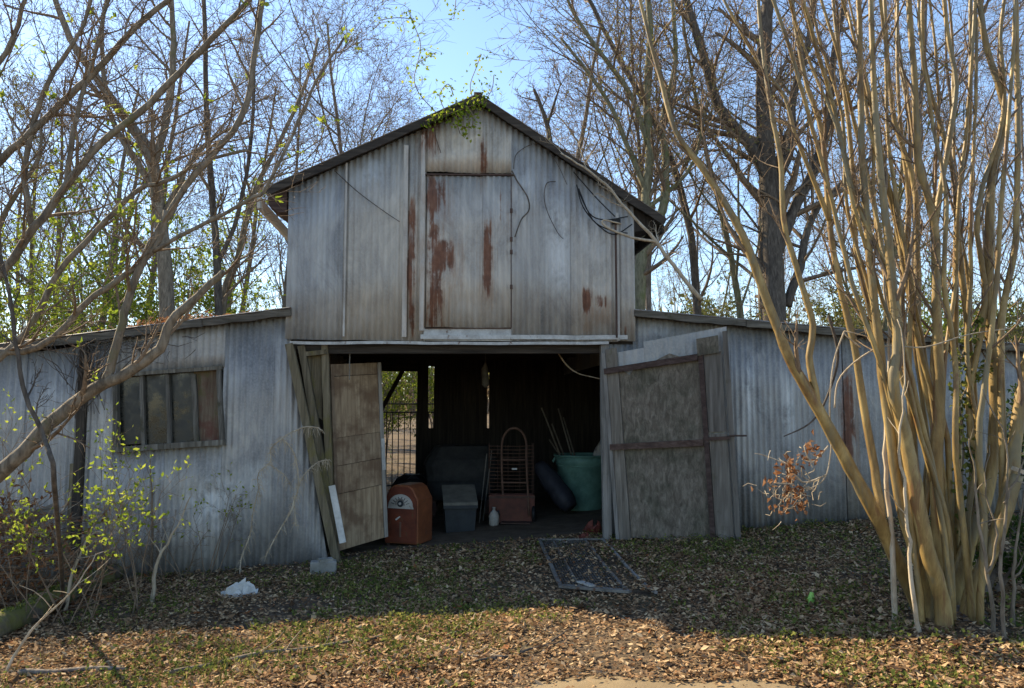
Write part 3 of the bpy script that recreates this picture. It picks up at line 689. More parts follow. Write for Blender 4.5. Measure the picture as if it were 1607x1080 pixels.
# heater: red-brown cabinet with arched top and a half-round enamel dial plate
p = G(637, 858); k = px2m(p)
t = thing_l("cabinet_heater", "rusty red metal heater with arched top and white half-round dial plate", "heater", (p.x, p.y + 0.2, p.z - 0.005), rad(-21))
w_, h_ = 0.45, 94 * k
prof = [V((-w_ / 2, -0.18, 0.03)), V((w_ / 2, -0.18, 0.03)), V((w_ / 2, -0.18, h_ * 0.76)), V((w_ * 0.33, -0.18, h_ * 0.95)), V((w_ * 0.2, -0.18, h_)), V((-w_ * 0.22, -0.18, h_)), V((-w_ * 0.38, -0.18, h_ * 0.93)), V((-w_ * 0.48, -0.18, h_ * 0.8))]
mb = MB(); mb.prism(prof, V((0, 0.38, 0))); o = mb.build("cabinet", M['heater_side'], t)
bv = o.modifiers.new("edge", 'BEVEL'); bv.width = 0.012; bv.segments = 2
fr = [V((p_.x * 0.93, -0.195, 0.05 + (p_.z - 0.03) * 0.94)) for p_ in prof]
mb = MB(); mb.prism(fr, V((0, 0.014, 0))); mb.build("front_panel", M['heater_red'], t)
mb = MB(); cz = h_ * 0.66; mb.prism([V((-0.175, -0.205, cz - 0.03)), V((0.175, -0.205, cz - 0.03))] + arc(0, cz, 0.165, 0, 180, 14, -0.205, 0.85), V((0, 0.01, 0))); pl = mb.build("dial_plate", M['enamel'], t)
mb = MB(); mb.tube(arc(0, cz + 0.03, 0.055, -20, 200, 12, -0.212), [0.009] * 13, 6); mb.build("dial_ring", M['steel_grey'], pl)
mb = MB(); mb.prism(arc(0, cz + 0.03, 0.042, 0, 330, 11, -0.212), V((0, 0.006, 0))); mb.build("dial_face", M['box_dark'], pl)
mb = MB(); mb.prism(arc(0, cz + 0.03, 0.016, 0, 330, 9, -0.222), V((0, 0.01, 0))); mb.build("knob", M['enamel'], pl)
for a in range(20, 170, 20):
    mb = MB(); c, s_ = math.cos(rad(a)), math.sin(rad(a)) * 0.85; mb.beam(V((c * 0.085, -0.207, cz + s_ * 0.085)), V((c * 0.13, -0.207, cz + s_ * 0.13)), 0.006, 0.012, up=V((0, 1, 0))); mb.build("dial_slot", M['box_dark'], pl)
mb = MB(); mb.beam(V((0.0, -0.203, h_ * 0.16)), V((0.0, -0.203, h_ * 0.40)), 0.02, 0.012, up=V((0, 1, 0))); mb.build("handle_strip", M['rust_metal'], t)
mb = MB(); mb.tube([V((-0.05, -0.22, h_ * 0.44)), V((0.0, -0.215, h_ * 0.49))], [0.011, 0.009], 6); mb.build("latch", M['enamel'], t)
for sx in (-1, 1):
    for sy in (-0.14, 0.15):
        mb = MB(); mb.box((sx * w_ * 0.42, sy, 0.015), 0.04, 0.04, 0.05); mb.build("foot", M['rust_dark'], t)

# storage box with sloping lid
p = G(719, 836); k = px2m(p)
t = thing_l("storage_box", "dark plastic box with pale sloping lid beside the red heater", "box", (p.x, p.y + 0.2, p.z), rad(8))
w_, h_ = 50 * k, 66 * k
mb = MB(); b = [V((-w_ * .44, -0.2, 0)), V((w_ * .44, -0.2, 0)), V((w_ * .44, 0.2, 0)), V((-w_ * .44, 0.2, 0)), V((-w_ * .5, -0.22, h_ * .62)), V((w_ * .5, -0.22, h_ * .62)), V((w_ * .5, 0.22, h_ * .93)), V((-w_ * .5, 0.22, h_ * .93))]
mb.v = b; mb.f = [(3, 2, 1, 0), (4, 5, 6, 7), (0, 1, 5, 4), (1, 2, 6, 5), (2, 3, 7, 6), (3, 0, 4, 7)]; mb.build("tub", M['box_dark'], t)
mb = MB(); mb.prism([V((-w_ * .53, -0.24, h_ * .62)), V((w_ * .53, -0.24, h_ * .62)), V((w_ * .53, 0.24, h_ * .95)), V((-w_ * .53, 0.24, h_ * .95))], V((0, 0, 0.045))); mb.build("lid", M['box_lid'], t)
mb = MB(); mb.beam(V((-w_ * .53, -0.246, h_ * .60)), V((w_ * .53, -0.246, h_ * .60)), 0.02, 0.04); mb.build("rim", M['box_dark'], t)

# hand truck
p = G(806, 822); k = px2m(p)
t = thing_l("hand_truck", "rusty hand truck with arched handle standing in front of the wire rack", "hand truck", (p.x, p.y, p.z), rad(-4))
H = 148 * k
path = [V((-0.13, 0.02, 0.10)), V((-0.16, 0.05, H * .42)), V((-0.17, 0.08, H * .70))] + [V((-0.0 + 0.17 * math.cos(a), 0.11, H * 0.80 + H * 0.19 * math.sin(a))) for a in [math.pi - i * math.pi / 10 for i in range(11)]] + [V((0.17, 0.08, H * .70)), V((0.185, 0.05, H * .42)), V((0.21, 0.02, 0.10))]
path = smooth_line(path, 3); mb = MB(); mb.tube(path, [0.016] * len(path), 8); mb.build("handle_frame", M['rust_metal'], t, True)
for z in (0.18, 0.42, 0.66): mb = MB(); mb.tube([V((-0.16, 0.05, H * z)), V((0.185, 0.05, H * z))], [0.012, 0.012], 6); mb.build("crossbar", M['rust_metal'], t)
mb = MB(); mb.box((0.04, -0.09, 0.03), 0.40, 0.20, 0.012); mb.build("toe_plate", M['rust_dark'], t)
mb = MB(); mb.box((0.01, 0.03, H * 0.565), 0.07, 0.03, 0.022); mb.build("pale_tag", M['white_plastic'], t)
for sx in (-0.21, 0.27):
    mb = MB(); cs = [V((sx, 0.1 + 0.10 * math.cos(a), 0.125 + 0.10 * math.sin(a))) for a in [i * 6.2832 / 18 for i in range(19)]]; mb.tube(cs, [0.028] * 19, 8, False); wh = mb.build("wheel", M['black_plastic'], t, True)
    mb = MB(); mb.tube([V((sx - 0.02, 0.1, 0.125)), V((sx + 0.02, 0.1, 0.125))], [0.075, 0.075], 14); mb.build("hub", M['rust_metal'], wh)
# wire rack
p = G(802, 815); k = px2m(p)
t = thing_l("wire_rack", "rusty wire shelf rack standing behind the hand truck", "rack", (p.x, p.y + 0.28, p.z), rad(3))
wr, hr = 0.32, 1.06
for sx in (-wr, wr):
    for sy in (-0.11, 0.13): mb = MB(); mb.tube([V((sx, sy, 0)), V((sx, sy, hr))], [0.010, 0.010], 6); mb.build("upright", M['rust_dark'], t)
for i in range(13):
    z = 0.40 + i * 0.052
    mb = MB(); mb.tube([V((-wr, -0.115, z)), V((0.1, -0.122, z - 0.006)), V((wr, -0.115, z + 0.004))], [0.0065] * 3, 5); mb.build("wire", M['rust_metal'], t)
for x in (-0.2, -0.05, 0.12, 0.24): mb = MB(); mb.tube([V((x, -0.108, 0.38)), V((x, -0.108, hr - 0.02))], [0.005, 0.005], 5); mb.build("wire", M['rust_dark'], t)
# red crate
p = G(804, 824)
t = thing_l("metal_crate", "low rust-red crate behind the foot of the hand truck", "crate", (p.x - 0.01, p.y + 0.24, p.z), rad(2))
cw, ch, cdp = 0.31, 0.38, 0.09
for (c, sx, sy, sz, nm) in (((0, -cdp, ch / 2), cw * 2, 0.02, ch, "front_wall"), ((0, cdp, ch / 2), cw * 2, 0.02, ch, "back_wall"), ((-cw + .01, 0, ch / 2), 0.02, cdp * 2 - .02, ch, "side_wall"), ((cw - .01, 0, ch / 2), 0.02, cdp * 2 - .02, ch, "side_wall"), ((0, 0, 0.012), cw * 2 - .05, cdp * 2 - .04, 0.02, "bottom")):
    mb = MB(); mb.box(c, sx, sy, sz); mb.build(nm, M['crate_red'], t)
mb = MB(); mb.box((0, -cdp - 0.014, ch - 0.03), cw * 2 + .01, 0.008, 0.03); mb.build("rim", M['rust_dark'], t)
# white jug
p = G(775, 826)
mb = MB(); mb.lathe(p + V((0, 0.03, 0)), [(0.05, 0.0), (0.068, 0.02), (0.07, 0.13), (0.05, 0.18), (0.022, 0.205), (0.02, 0.23), (0.024, 0.232), (0.024, 0.25)], 16)
single("plastic_jug", mb, M['enamel'], tuple(p), "small pale plastic jug at the left foot of the hand truck", "jug", smooth=True)
# two thin poles leaning
for i, (a, b, lab) in enumerate((((752, 822), (764, 712), "pale thin metal pole leaning left of the wire rack, nearer one"), ((758, 818), (772, 706), "pale thin metal pole leaning against the side of the wire rack"))):
    q0 = G(*a); q1 = P(b[0], b[1], q0.y + 0.25); mb = MB(); mb.tube([q0, q0.lerp(q1, .5), q1], [0.009] * 3, 6)
    single("metal_pole", mb, M['steel_grey'], tuple(q0), lab, "pole")
# tarp-covered machine
p = G(722, 812); k = (p.y + .3) / F
t = thing_l("covered_machine", "boxy machine under a grey cover at the back of the barn", "machine", (p.x - 0.02, p.y + 0.45, p.z), rad(3))
def lump(levels, rng, n=28, sq=4.0, jit=0.012):
    mb = MB()
    for (z, a, b, ox) in levels:
        for i in range(n):
            th = 6.28318 * i / n; c, s_ = math.cos(th), math.sin(th)
            r = (abs(c) ** sq + abs(s_) ** sq) ** (-1 / sq)
            j = 1 + rng.uniform(-jit, jit)
            mb.v.append(V((ox + a * r * c * j, b * r * s_ * j, z + rng.uniform(-jit, jit) * 0.4)))
    m = len(levels)
    for i in range(m - 1):
        for q in range(n):
            q2 = (q + 1) % n; mb.f.append((i * n + q, i * n + q2, i * n + n + q2, i * n + n + q))
    mb.f.append(tuple(reversed(range(n)))); mb.f.append(tuple((m - 1) * n + q for q in range(n))); return mb
rg = random.Random(3)
wm = 0.52
lump([(0.24, wm * .98, .38, 0), (0.38, wm, .40, 0), (0.52, wm * 1.0, .40, 0)], rg, jit=0.006).build("lower_skirt", M['tarp_grey'], t, True)
lump([(0.525, wm * 1.06, .42, 0), (0.60, wm * 1.08, .43, 0.01), (0.75, wm * 1.12, .43, 0.0), (0.85, wm * 1.05, .40, 0.01), (0.98, wm * 0.9, .30, 0.02), (1.04, wm * 0.84, .26, 0.02)], rg, jit=0.01).build("grey_cover", M['tarp_grey'], t)
for sx in (-.4, .4):
    for sy in (-.28, .28): mb = MB(); mb.box((sx, sy, 0.12), 0.06, 0.06, 0.25); mb.build("leg", M['rust_dark'], t)
# dark bundle left
p = G(640, 815)
t = lump([(0.0, .30, .25, 0), (0.14, .38, .30, 0), (0.30, .40, .3, .03), (0.46, .36, .28, .04), (0.56, .27, .2, 0.02), (0.62, .14, .1, 0)], rg, jit=0.05, sq=2.4)
t.v = [v + p + V((0, 0.55, 0)) for v in t.v]
single("tarp_bundle", t, M['black_plastic'], (p.x, p.y + .55, p.z), "black plastic-wrapped bundle in the dark behind the red heater", "bundle")
# rolled bag leaning
p0 = G(897, 812); p1 = P(845, 742, p0.y + 0.35)
ax = (p1 - p0); mb = MB(); n = 9
pts = [p0 + V((0, 0.1, 0.12)) + ax * (i / n) * 1.0 for i in range(n + 1)]
mb.tube(pts, [0.10, 0.14, 0.155, 0.15, 0.145, 0.15, 0.145, 0.13, 0.12, 0.07], 14)
single("rolled_tarp", mb, M['bag_blue'], tuple(p0), "dark blue rolled tarp leaning left against the green tub", "tarp", smooth=True)
# green tub
p = G(917, 803); k = (p.y + .33) / F
t = thing_l("plastic_tub", "large round green plastic tub just inside the barn on the right", "tub", (p.x, p.y + 0.33, p.z))
r0, r1, hh = 33 * k, 42 * k, 84 * k
mb = MB(); mb.lathe((0, 0, 0), [(r0 * .96, 0.0), (r0, 0.02), (r1 * .95, hh * .82), (r1 * .97, hh * .83), (r1 * 0.99, hh * .97), (r1 * .95, hh * .97), (r0 * .93, 0.06)], 32); mb.build("shell", M['tub_green'], t, True)
cs = [V((r1 * 1.01 * math.cos(a), r1 * 1.01 * math.sin(a), hh * .975)) for a in [i * 6.28318 / 32 for i in range(33)]]
mb = MB(); mb.tube(cs, [0.017] * 33, 8, False); mb.build("rim", M['tub_green'], t, True)
cs = [V((r1 * .945 * math.cos(a), r1 * .945 * math.sin(a), hh * .80)) for a in [i * 6.28318 / 32 for i in range(33)]]
mb = MB(); mb.tube(cs, [0.010] * 33, 6, False); mb.build("band", M['tub_green'], t, True)
for sx in (-1, 1): mb = MB(); mb.tube([V((sx * r1 * 1.0, -0.08, hh * .93)), V((sx * r1 * 1.07, -0.07, hh * .86)), V((sx * r1 * 1.07, 0.07, hh * .86)), V((sx * r1 * 1.0, 0.08, hh * .93))], [0.012] * 4, 6); mb.build("handle", M['tub_green'], t)
tub = V((p.x, p.y + .33, p.z))
for i, (b, lab) in enumerate((((850, 640), "longest tool handle fanning left out of the green tub"), ((866, 665), "second tool handle from the left in the green tub"), ((876, 641), "middle tool handle standing in the green tub"), ((884, 655), "fourth tool handle from the left in the green tub"), ((862, 690), "lowest tool handle leaning left out of the green tub"))):
    q0 = tub + V((0.02 + 0.05 * i - 0.1, 0.02 * (i % 3) - 0.03, 0.10)); q1 = P(b[0], b[1], tub.y + 0.1 + 0.06 * i); mb = MB(); mb.tube([q0, q0.lerp(q1, .5) + V((0.01, 0, 0)), q1], [0.013, 0.013, 0.012], 6)
    single("tool_handle", mb, M['tool_wood'], tuple(q0), lab, "tool handle", "tool handles standing in the green tub")
mb = lump([(0, .05, .05, 0), (0.05, .085, .07, 0), (0.12, .08, .06, .02), (0.18, .05, .05, .03), (0.25, .05, .04, .08), (0.29, .02, .02, .1)], rg, 14, 2.2, 0.12)
q = P(938, 722, tub.y - 0.02); mb.v = [v + q for v in mb.v]
single("work_glove", mb, M['white_cloth'], tuple(q), "crumpled pale cloth on the rim of the green tub", "cloth", smooth=True)
# red scraps
for (px, py, sc_, lab) in ((930, 838, 1.0, "crumpled red plastic scrap on the dirt inside the doorway"), (916, 848, 0.6, "smaller dark red scrap near the fallen screen frame")):
    p = G(px, py); mb = lump([(0, .09, .06, 0), (.03, .11, .07, 0), (.07, .07, .05, .02), (.1, .03, .02, .03)], rg, 12, 2.2, 0.22)
    mb.v = [v * sc_ + p for v in mb.v]; single("plastic_scrap", mb, M['red_scrap'], tuple(p), lab, "scrap")
# hanging things below the loft
q = W(672, 545, 0.9); q.z = 2.445
mb = MB(); mb.box(b2w(q.x, .9, 2.36), 0.34, 0.2, 0.16, BA); single("hanging_box", mb, M['rust_metal'], tuple(b2w(q.x, .9, 2.44)), "small rusty metal box fixed under the loft above the doorway", "box")
q = b2w(W(762, 560, 2.0).x, 2.0, 2.44)
mb = MB(); mb.tube([q, q - V((0, 0, 0.2)), q - V((0.01, 0, 0.30)), q - V((0.0, 0, 0.52)), q - V((0, 0, 0.56))], [0.006, 0.006, 0.05, 0.055, 0.015], 10)
single("hanging_lamp", mb, M['box_lid'], tuple(q), "pale cloth-wrapped lamp hanging from the loft in the dark barn", "lamp", smooth=True)
q = [WP_ for WP_ in [b2w(*W(x, y, v)) for (x, y, v) in ((862, 556, .5), (885, 568, .5), (905, 585, .5), (930, 592, .5), (948, 596, .4))]]
q[0].z = 2.46; q = smooth_line(q, 4); mb = MB(); mb.tube(q, [0.010 - 0.0003 * i for i in range(len(q))], 5)
single("hanging_vine", mb, M['pale_stick'], tuple(q[0]), "thin pale vine hanging from the loft at the right of the doorway", "vine")
q = b2w(*W(549, 552, 0.08)); mb = MB(); mb.tube([q + V((0, 0, .04)), q - V((0, 0, 0.32))], [0.007, 0.007], 6)
single("hanging_rod", mb, M['steel_grey'], tuple(q), "thin grey rod hanging in front of the brown door", "rod")

# gate beyond the back opening
v = 7.4; a, b = W(560, 650, v), W(700, 650, v)
t = thing("metal_gate", "dark metal picket gate seen through the barn's back opening", "gate", tuple(b2w(a.x, v, bgz(a.x, v))))
zt_ = W(626, 647, v).z; zr = W(626, 634, v).z; zb_ = bgz((a.x + b.x) / 2, v) + 0.05
for z in (zt_, zr, zb_ + 0.08): mb = MB(); mb.tube([b2w(a.x, v, z), b2w(b.x, v, z)], [0.014, 0.014], 6); mb.build("rail", M['black_cable'], t)
for i in range(16): u = a.x + (b.x - a.x) * i / 15; mb = MB(); mb.tube([b2w(u, v, zb_), b2w(u, v, zt_)], [0.012, 0.012], 6); mb.build("picket", M['black_cable'], t)
for u in (a.x, b.x): mb = MB(); mb.tube([b2w(u, v, zb_ - 0.15), b2w(u, v, zr + .05)], [0.03, 0.03], 8); mb.build("post", M['black_cable'], t)

# screen frame lying on the leaves
SCQ = c = [G(846, 853), G(945, 853), G(1030, 940), G(880, 928)]
for q in c: q.z += 0.03
t = thing("screen_frame", "flattened grey metal screen frame lying on the leaves before the doorway", "screen frame", tuple(G(920, 890)))
def fr_bar(s0, t0, s1, t1, w2, m, nm, h=0.02, dz=0.0):
    n = 8; pts = []
    for i in range(n + 1):
        q = patch(c, s0 + (s1 - s0) * i / n, t0 + (t1 - t0) * i / n); q.z = gz(q.x, q.y) + 0.045 + dz; pts.append(q)
    mb = MB()
    for i in range(n): mb.beam(pts[i], pts[i + 1], w2, h)
    mb.build(nm, m, t)
fr_bar(0, 0, 0, 1, 0.03, M['steel_grey'], "frame_bar"); fr_bar(0, 0, 1, 0, 0.025, M['steel_grey'], "frame_bar"); fr_bar(1, 0.0, 1, 1, 0.022, M['grey_wood'], "frame_bar")
fr_bar(0.72, 0, 0.72, 1, 0.025, M['steel_grey'], "frame_bar"); fr_bar(0.22, 0, 0.22, .98, 0.016, M['steel_grey'], "frame_bar"); fr_bar(0, 1, 0.75, 1, 0.07, M['steel_grey'], "frame_bar")
fr_bar(0.24, 0.93, 0.36, 1.0, 0.06, M['enamel'], "bent_strip", .012, .02)
for i in range(1, 22): fr_bar(i * 0.0335, 0, i * 0.0335, 0.99, 0.004, M['mesh_wire'], "mesh_wire", 0.004, -0.005)
for i in range(1, 30): fr_bar(0, i / 30, 0.72, i / 30, 0.004, M['mesh_wire'], "mesh_wire", 0.004, -0.008)

# debris in the yard
p = G(372, 936); mb = lump([(0, .13, .09, 0), (.03, .17, .11, 0), (.07, .13, .08, .03), (.11, .06, .05, .05), (.15, .02, .03, .10)], rg, 16, 2.2, 0.2)
mb.v = [V((v.x * .95, v.y * .8, v.z * .75)) + p for v in mb.v]; single("plastic_bag", mb, M['white_plastic'], tuple(p), "crumpled white plastic bag on the leaves below the left wall", "bag")
p = G(505, 903); mb = MB(); t = thing_l("concrete_block", "mossy grey concrete block at the foot of the leaning post", "block", (p.x, p.y + .06, p.z - 0.04), rad(12))
mb.box((0, 0, 0.09), 0.26, 0.14, 0.17); o = mb.build("block_body", M['concrete'], t); bv = o.modifiers.new("edge", 'BEVEL'); bv.width = 0.02; bv.segments = 3
mb = MB(); mb.box((0.02, -0.02, 0.185), 0.14, 0.09, 0.03, 0.3); mb.build("chipped_top", M['concrete'], t)
p = G(1272, 952); mb = MB(); mb.tube([p, p + V((0.006, 0, 0.05)), p + V((0.012, 0.0, 0.1))], [0.022, 0.026, 0.012], 8)
single("plastic_bottle_scrap", mb, M['green_scrap'], tuple(p), "bright green plastic scrap on the shaded grass left of the yellow stems", "scrap")

# ------------------------------------------------------------------ trees
def grow(mbs, leaves, p, d, L, r, lvl, cfg, rng):
    n = cfg['seg'][lvl]; pts = [p]; q = p; dirs = []
    for i in range(n):
        d = (d + rv(rng) * cfg['wig'][lvl] + V((0, 0, cfg['up'][lvl]))).normalized()
        q = q + d * (L / n); pts.append(q); dirs.append(d)
    tip = cfg['tip'][lvl]
    rr = [r * (1 - (1 - tip) * i / n) for i in range(n + 1)]
    mbs[min(lvl, len(mbs) - 1)].tube(pts, rr, cfg['sides'][lvl], False)
    if lvl < cfg['max']: kids(mbs, leaves, pts, rr, L, lvl, cfg, rng)
    if leaves is not None and lvl >= cfg['leaflvl'] and rng.random() < cfg.get('pl', 1):
        for i in range(cfg['nleaf']):
            t = rng.uniform(0.25, 1.0) * n; j = min(int(t), n - 1); q = pts[j].lerp(pts[j + 1], t - j)
            dd = (dirs[j] + rv(rng) * 1.1).normalized(); ls = cfg['leaf'] * rng.uniform(0.6, 1.2)
            leaves.leaf(q, dd, rv(rng), ls, ls * cfg.get('lw', 0.55))
def kids(mbs, leaves, pts, rr, L, lvl, cfg, rng, num=None, t0=None):
    n = len(pts) - 1; num = num or cfg['kids'][lvl]
    for k in range(num):
        t = (cfg['t0'][lvl] if t0 is None else t0); t = t + (1 - t) * (k + rng.random()) / num
        x = min(t, 0.999) * n; j = int(x); q = pts[j].lerp(pts[j + 1], x - j)
        par = (pts[j + 1] - pts[j]).normalized()
        ax = par.cross(rv(rng));
        if ax.length < 1e-4: continue
        a = rad(rng.uniform(*cfg['ang'][lvl])); dd = (Matrix.Rotation(a, 3, ax.normalized()) @ par)
        if cfg.get('flat') and dd.z < -0.3: dd.z *= -0.5
        rc = max((rr[j] + (rr[j + 1] - rr[j]) * (x - j)) * rng.uniform(*cfg['rk']), cfg['rmin'])
        grow(mbs, leaves, q, dd.normalized(), L * rng.uniform(*cfg['lk'][lvl]) * (1.15 - 0.5 * t), rc, lvl + 1, cfg, rng)
BASE = dict(seg=[9, 7, 5, 4, 3], wig=[.09, .16, .2, .22, .25], up=[.05, .08, .06, .03, .0], tip=[.25, .25, .3, .4, .5], sides=[9, 6, 4, 3, 3],
            kids=[11, 7, 6, 4], t0=[.3, .25, .2, .15], ang=[(25, 60), (25, 60), (25, 65), (25, 70)], lk=[(.4, .62), (.4, .62), (.4, .65), (.4, .7)],
            rk=(.38, .62), rmin=0.0035, max=4, leaflvl=4, nleaf=0, leaf=0.05)
def C(**kw): d = dict(BASE); d.update(kw); return d
def tree_parts(t, mbs, leaves, mt, mc, ml):
    mbs[0].build("trunk", mt, t, True)
    if mbs[1].v and mbs[1] is not mbs[0]: mbs[1].build("limbs", mt, t, True)
    if mbs[2] is not mbs[0]: mbs[2].build("twigs", mc, t, True)
    if leaves is not None and leaves.v: leaves.build("foliage", ml, t)
def mbs5():
    a, b, c = MB(), MB(), MB(); return [a, b, c, c, c]
def copy_tree(o, loc, rz, sc_, label, group):
    c = o.copy(); COL.objects.link(c); c.location = loc; c.rotation_euler = (0, 0, rz); c.scale = (sc_,) * 3
    c["label"] = label; c["group"] = group
    for ch in o.children:
        k_ = ch.copy(); COL.objects.link(k_); k_.parent = c
    return c
# -- prototypes for the woods
protos = []
for i in range(6):
    rng = random.Random(100 + i); H = [13, 11, 14, 12, 9, 12][i]
    lv = MB() if i in (1, 3, 4) else None
    cfg = C(nleaf=[0, 2, 0, 1, 3, 0][i], leaf=0.07, rmin=0.006, kids=[[12, 7, 6, 4], [10, 7, 6, 4], [12, 7, 5, 4], [11, 6, 6, 4], [10, 7, 6, 3], [9, 7, 6, 4]][i],
            lk=[(.32, .52), (.4, .62), (.4, .65), (.4, .7)])
    t = thing("bare_tree", "x", "tree", (0, 0, 0)); m = mbs5()
    grow(m, lv, V((0, 0, -0.2)), V((rng.uniform(-.08, .08), rng.uniform(-.08, .08), 1)).normalized(), H, 0.085 + 0.022 * (i % 3), 0, cfg, rng)
    tree_parts(t, m, lv, M[['grey_bark', 'olive_bark', 'grey_bark', 'grey_bark', 'olive_bark', 'brown_bark'][i]], M['twig'], M[['leaf_bud', 'leaf_bud', 'leaf_bud', 'leaf_olive', 'leaf_olive', 'leaf_bud'][i]])
    protos.append(t)
LABN = {}
rng = random.Random(5); used = [False] * 6
spots = []
for row, (y0, y1, n) in enumerate(((17.5, 21, 6), (22, 28, 13), (29, 40, 18), (42, 60, 18))):
    for i in range(n):
        y = rng.uniform(y0, y1); hw = 0.74 * y
        x = -hw + 2 * hw * (i + rng.uniform(0.1, 0.9)) / n
        if row < 2 and rng.random() > .0 and -3.2 < x + 0.05 * y < 1.3: continue     # gap of open sky above the ridge
        spots.append((x, y, row))
for k_, (x, y, row) in enumerate(spots):
    pi = rng.randrange(6); side = "left" if x < -1 else "right"
    kind_l = ["grey bare tree", "tree with pale buds", "straight bare tree", "thin budding grey tree", "slim tree in young olive leaf", "brown bare tree"][pi]
    dist = ["close behind the %s wing roof" % side, "in the woods beyond the %s wing" % side, "deep in the woods on the %s" % side, "in the farthest woods on the %s" % side][row]
    lab = kind_l + " standing " + dist; grp = kind_l + " " + dist; LABN.setdefault(lab, [])
    s_ = rng.uniform(.85, 1.2); loc = (x, y, gz(x, y))
    if not used[pi]:
        o = protos[pi]; used[pi] = True; o.location = loc; o.rotation_euler = (0, 0, rng.uniform(0, 6.28)); o.scale = (s_,) * 3; o["label"] = lab; o["group"] = grp
    else: o = copy_tree(protos[pi], loc, rng.uniform(0, 6.28), s_, lab, grp)
    LABN[lab].append((x / y, o))
for lab, lst in LABN.items():
    if len(lst) > 1:
        for r_, (a_, o) in enumerate(sorted(lst, key=lambda z: z[0])):
            o['label'] = lab + (', leftmost' if r_ == 0 else ', rightmost' if r_ == len(lst) - 1 else ', ' + ['second', 'third', 'fourth', 'fifth'][r_ - 1] + ' from left')

for i, (x, y, s_, lab) in enumerate(((-4.6, 27, .82, "slim bare tree alone in the sky gap left of the ridge"), (-2.2, 31, .95, "pale slim tree far behind the ridge"), (0.6, 33, .9, "slim far tree just right of the ridge peak"), (-6.2, 33, 1.0, "far bare tree over the left roof slope"))):
    copy_tree([o for o in protos if o.name in COL.objects][(0, 3, 5, 0)[i] % 6], (x, y, gz(x, y)), 1.3 * i, s_, lab, "far slim trees in the sky gap")
# -- trees placed one by one; limbs traced in the photo at a fixed distance
def traced(name, label, limbs, Y, cfg, mt, mc, ml=None, seed=1, nk=10, foot=None, lev=1, Lk=1.2, wob=0.02, cat="tree", tk=(.15)):
    """limbs: list of (points[(px,py)|(px,py,dY)], r0px, r1px[, nk])"""
    rng = random.Random(seed); m = mbs5(); lv = MB() if ml else None
    if cat != "tree" and cat != "shrub": m = [m[0]] * 5
    f0 = limbs[0][0][0]; base = P(f0[0], f0[1], Y + (f0[2] if len(f0) > 2 else 0))
    if foot: base = V(foot)
    t = thing(name, label, cat, (base.x, base.y, gz(base.x, base.y)))
    for li, lb in enumerate(limbs):
        pts_ = lb[0]; r0, r1 = lb[1], lb[2]
        q = [P(a[0], a[1], Y + (a[2] if len(a) > 2 else 0)) for a in pts_]
        if li == 0 and foot: q[0] = V(foot)
        q = smooth_line(q, 4); q = [q[0]] + [x + rv(rng) * wob * rng.random() for x in q[1:]]
        n = len(q); rr = [(r0 + (r1 - r0) * i / (n - 1)) / F * Y for i in range(n)]
        rr = [r * (1 + 0.10 * mnoise.noise(V((i * 0.7, li * 3.1, seed)))) for i, r in enumerate(rr)]
        mm = m[0] if li == 0 else m[1]; mm.tube(q, rr, 9 if r0 > 5 else 6)
        nkk = lb[3] if len(lb) > 3 else nk
        if nkk: kids(m, lv, q, rr, Lk, lev, cfg, rng, nkk, tk)
    tree_parts(t, m, lv, mt, mc, ml); return t

bgc = C(rmin=0.006, lk=[(.4, .6), (.5, 1.0), (.4, .65), (.4, .7)], kids=[10, 8, 6, 4], flat=True, ang=[(25, 60), (25, 65), (25, 65), (25, 70)])
def gfoot(px, Y): p = P(px, 600, Y); return (p.x, p.y, gz(p.x, p.y) - 0.2)
traced("forked_tree", "stout forked grey tree rising behind the left wing roof", [
    ([(265, 600), (262, 480), (250, 330), (236, 245), (200, 190), (150, 120), (110, 60), (80, -20)], 13, 4),
    ([(240, 260), (262, 180), (272, 90), (268, 0), (260, -60)], 7, 3), ([(252, 350), (290, 270), (330, 220), (390, 190)], 5, 2), ([(245, 300), (205, 240), (170, 170), (160, 60), (170, -20)], 6, 2)],
    17, bgc, M['brown_bark'], M['twig'], seed=21, foot=gfoot(268, 17), nk=11, Lk=2.6)
traced("slender_tree", "slender dark tree left of the gable, nearest the main roof", [([(345, 600), (343, 480), (335, 330), (325, 200), (322, 80), (318, -50)], 7, 3), ([(340, 420), (375, 330), (395, 210), (400, 60), (412, -30)], 4, 2)],
    18, bgc, M['dark_bark'], M['twig'], seed=22, foot=gfoot(346, 18), nk=12, Lk=2.2)
traced("slender_tree", "thin crooked tree bending over the left eave of the gable", [([(330, 600), (350, 480), (375, 400), (400, 300), (440, 220), (480, 130), (500, 60)], 6, 2)],
    18.5, bgc, M['brown_bark'], M['twig'], seed=23, foot=gfoot(335, 18.5), nk=12, Lk=2.2)
traced("oak_tree", "big dark-barked oak rising behind the right wing", [
    ([(1218, 600), (1215, 470), (1210, 330), (1203, 240), (1198, 120), (1205, 0), (1210, -60)], 20, 8),
    ([(1210, 290), (1175, 225), (1130, 170), (1105, 90), (1080, 10), (1065, -40)], 10, 5), ([(1218, 400), (1250, 320), (1280, 260), (1300, 180), (1310, 80), (1330, -20)], 10, 4),
    ([(1212, 300), (1240, 230), (1245, 150), (1270, 60), (1280, -20)], 9, 4), ([(1235, 480), (1255, 420), (1275, 340), (1330, 280), (1400, 220)], 8, 3)],
    18, bgc, M['dark_bark'], M['twig'], M['leaf_dry'], seed=24, foot=gfoot(1220, 18), nk=12, Lk=2.8)
bgl = dict(bgc); bgl.update(nleaf=1, leaf=0.06, leaflvl=4)
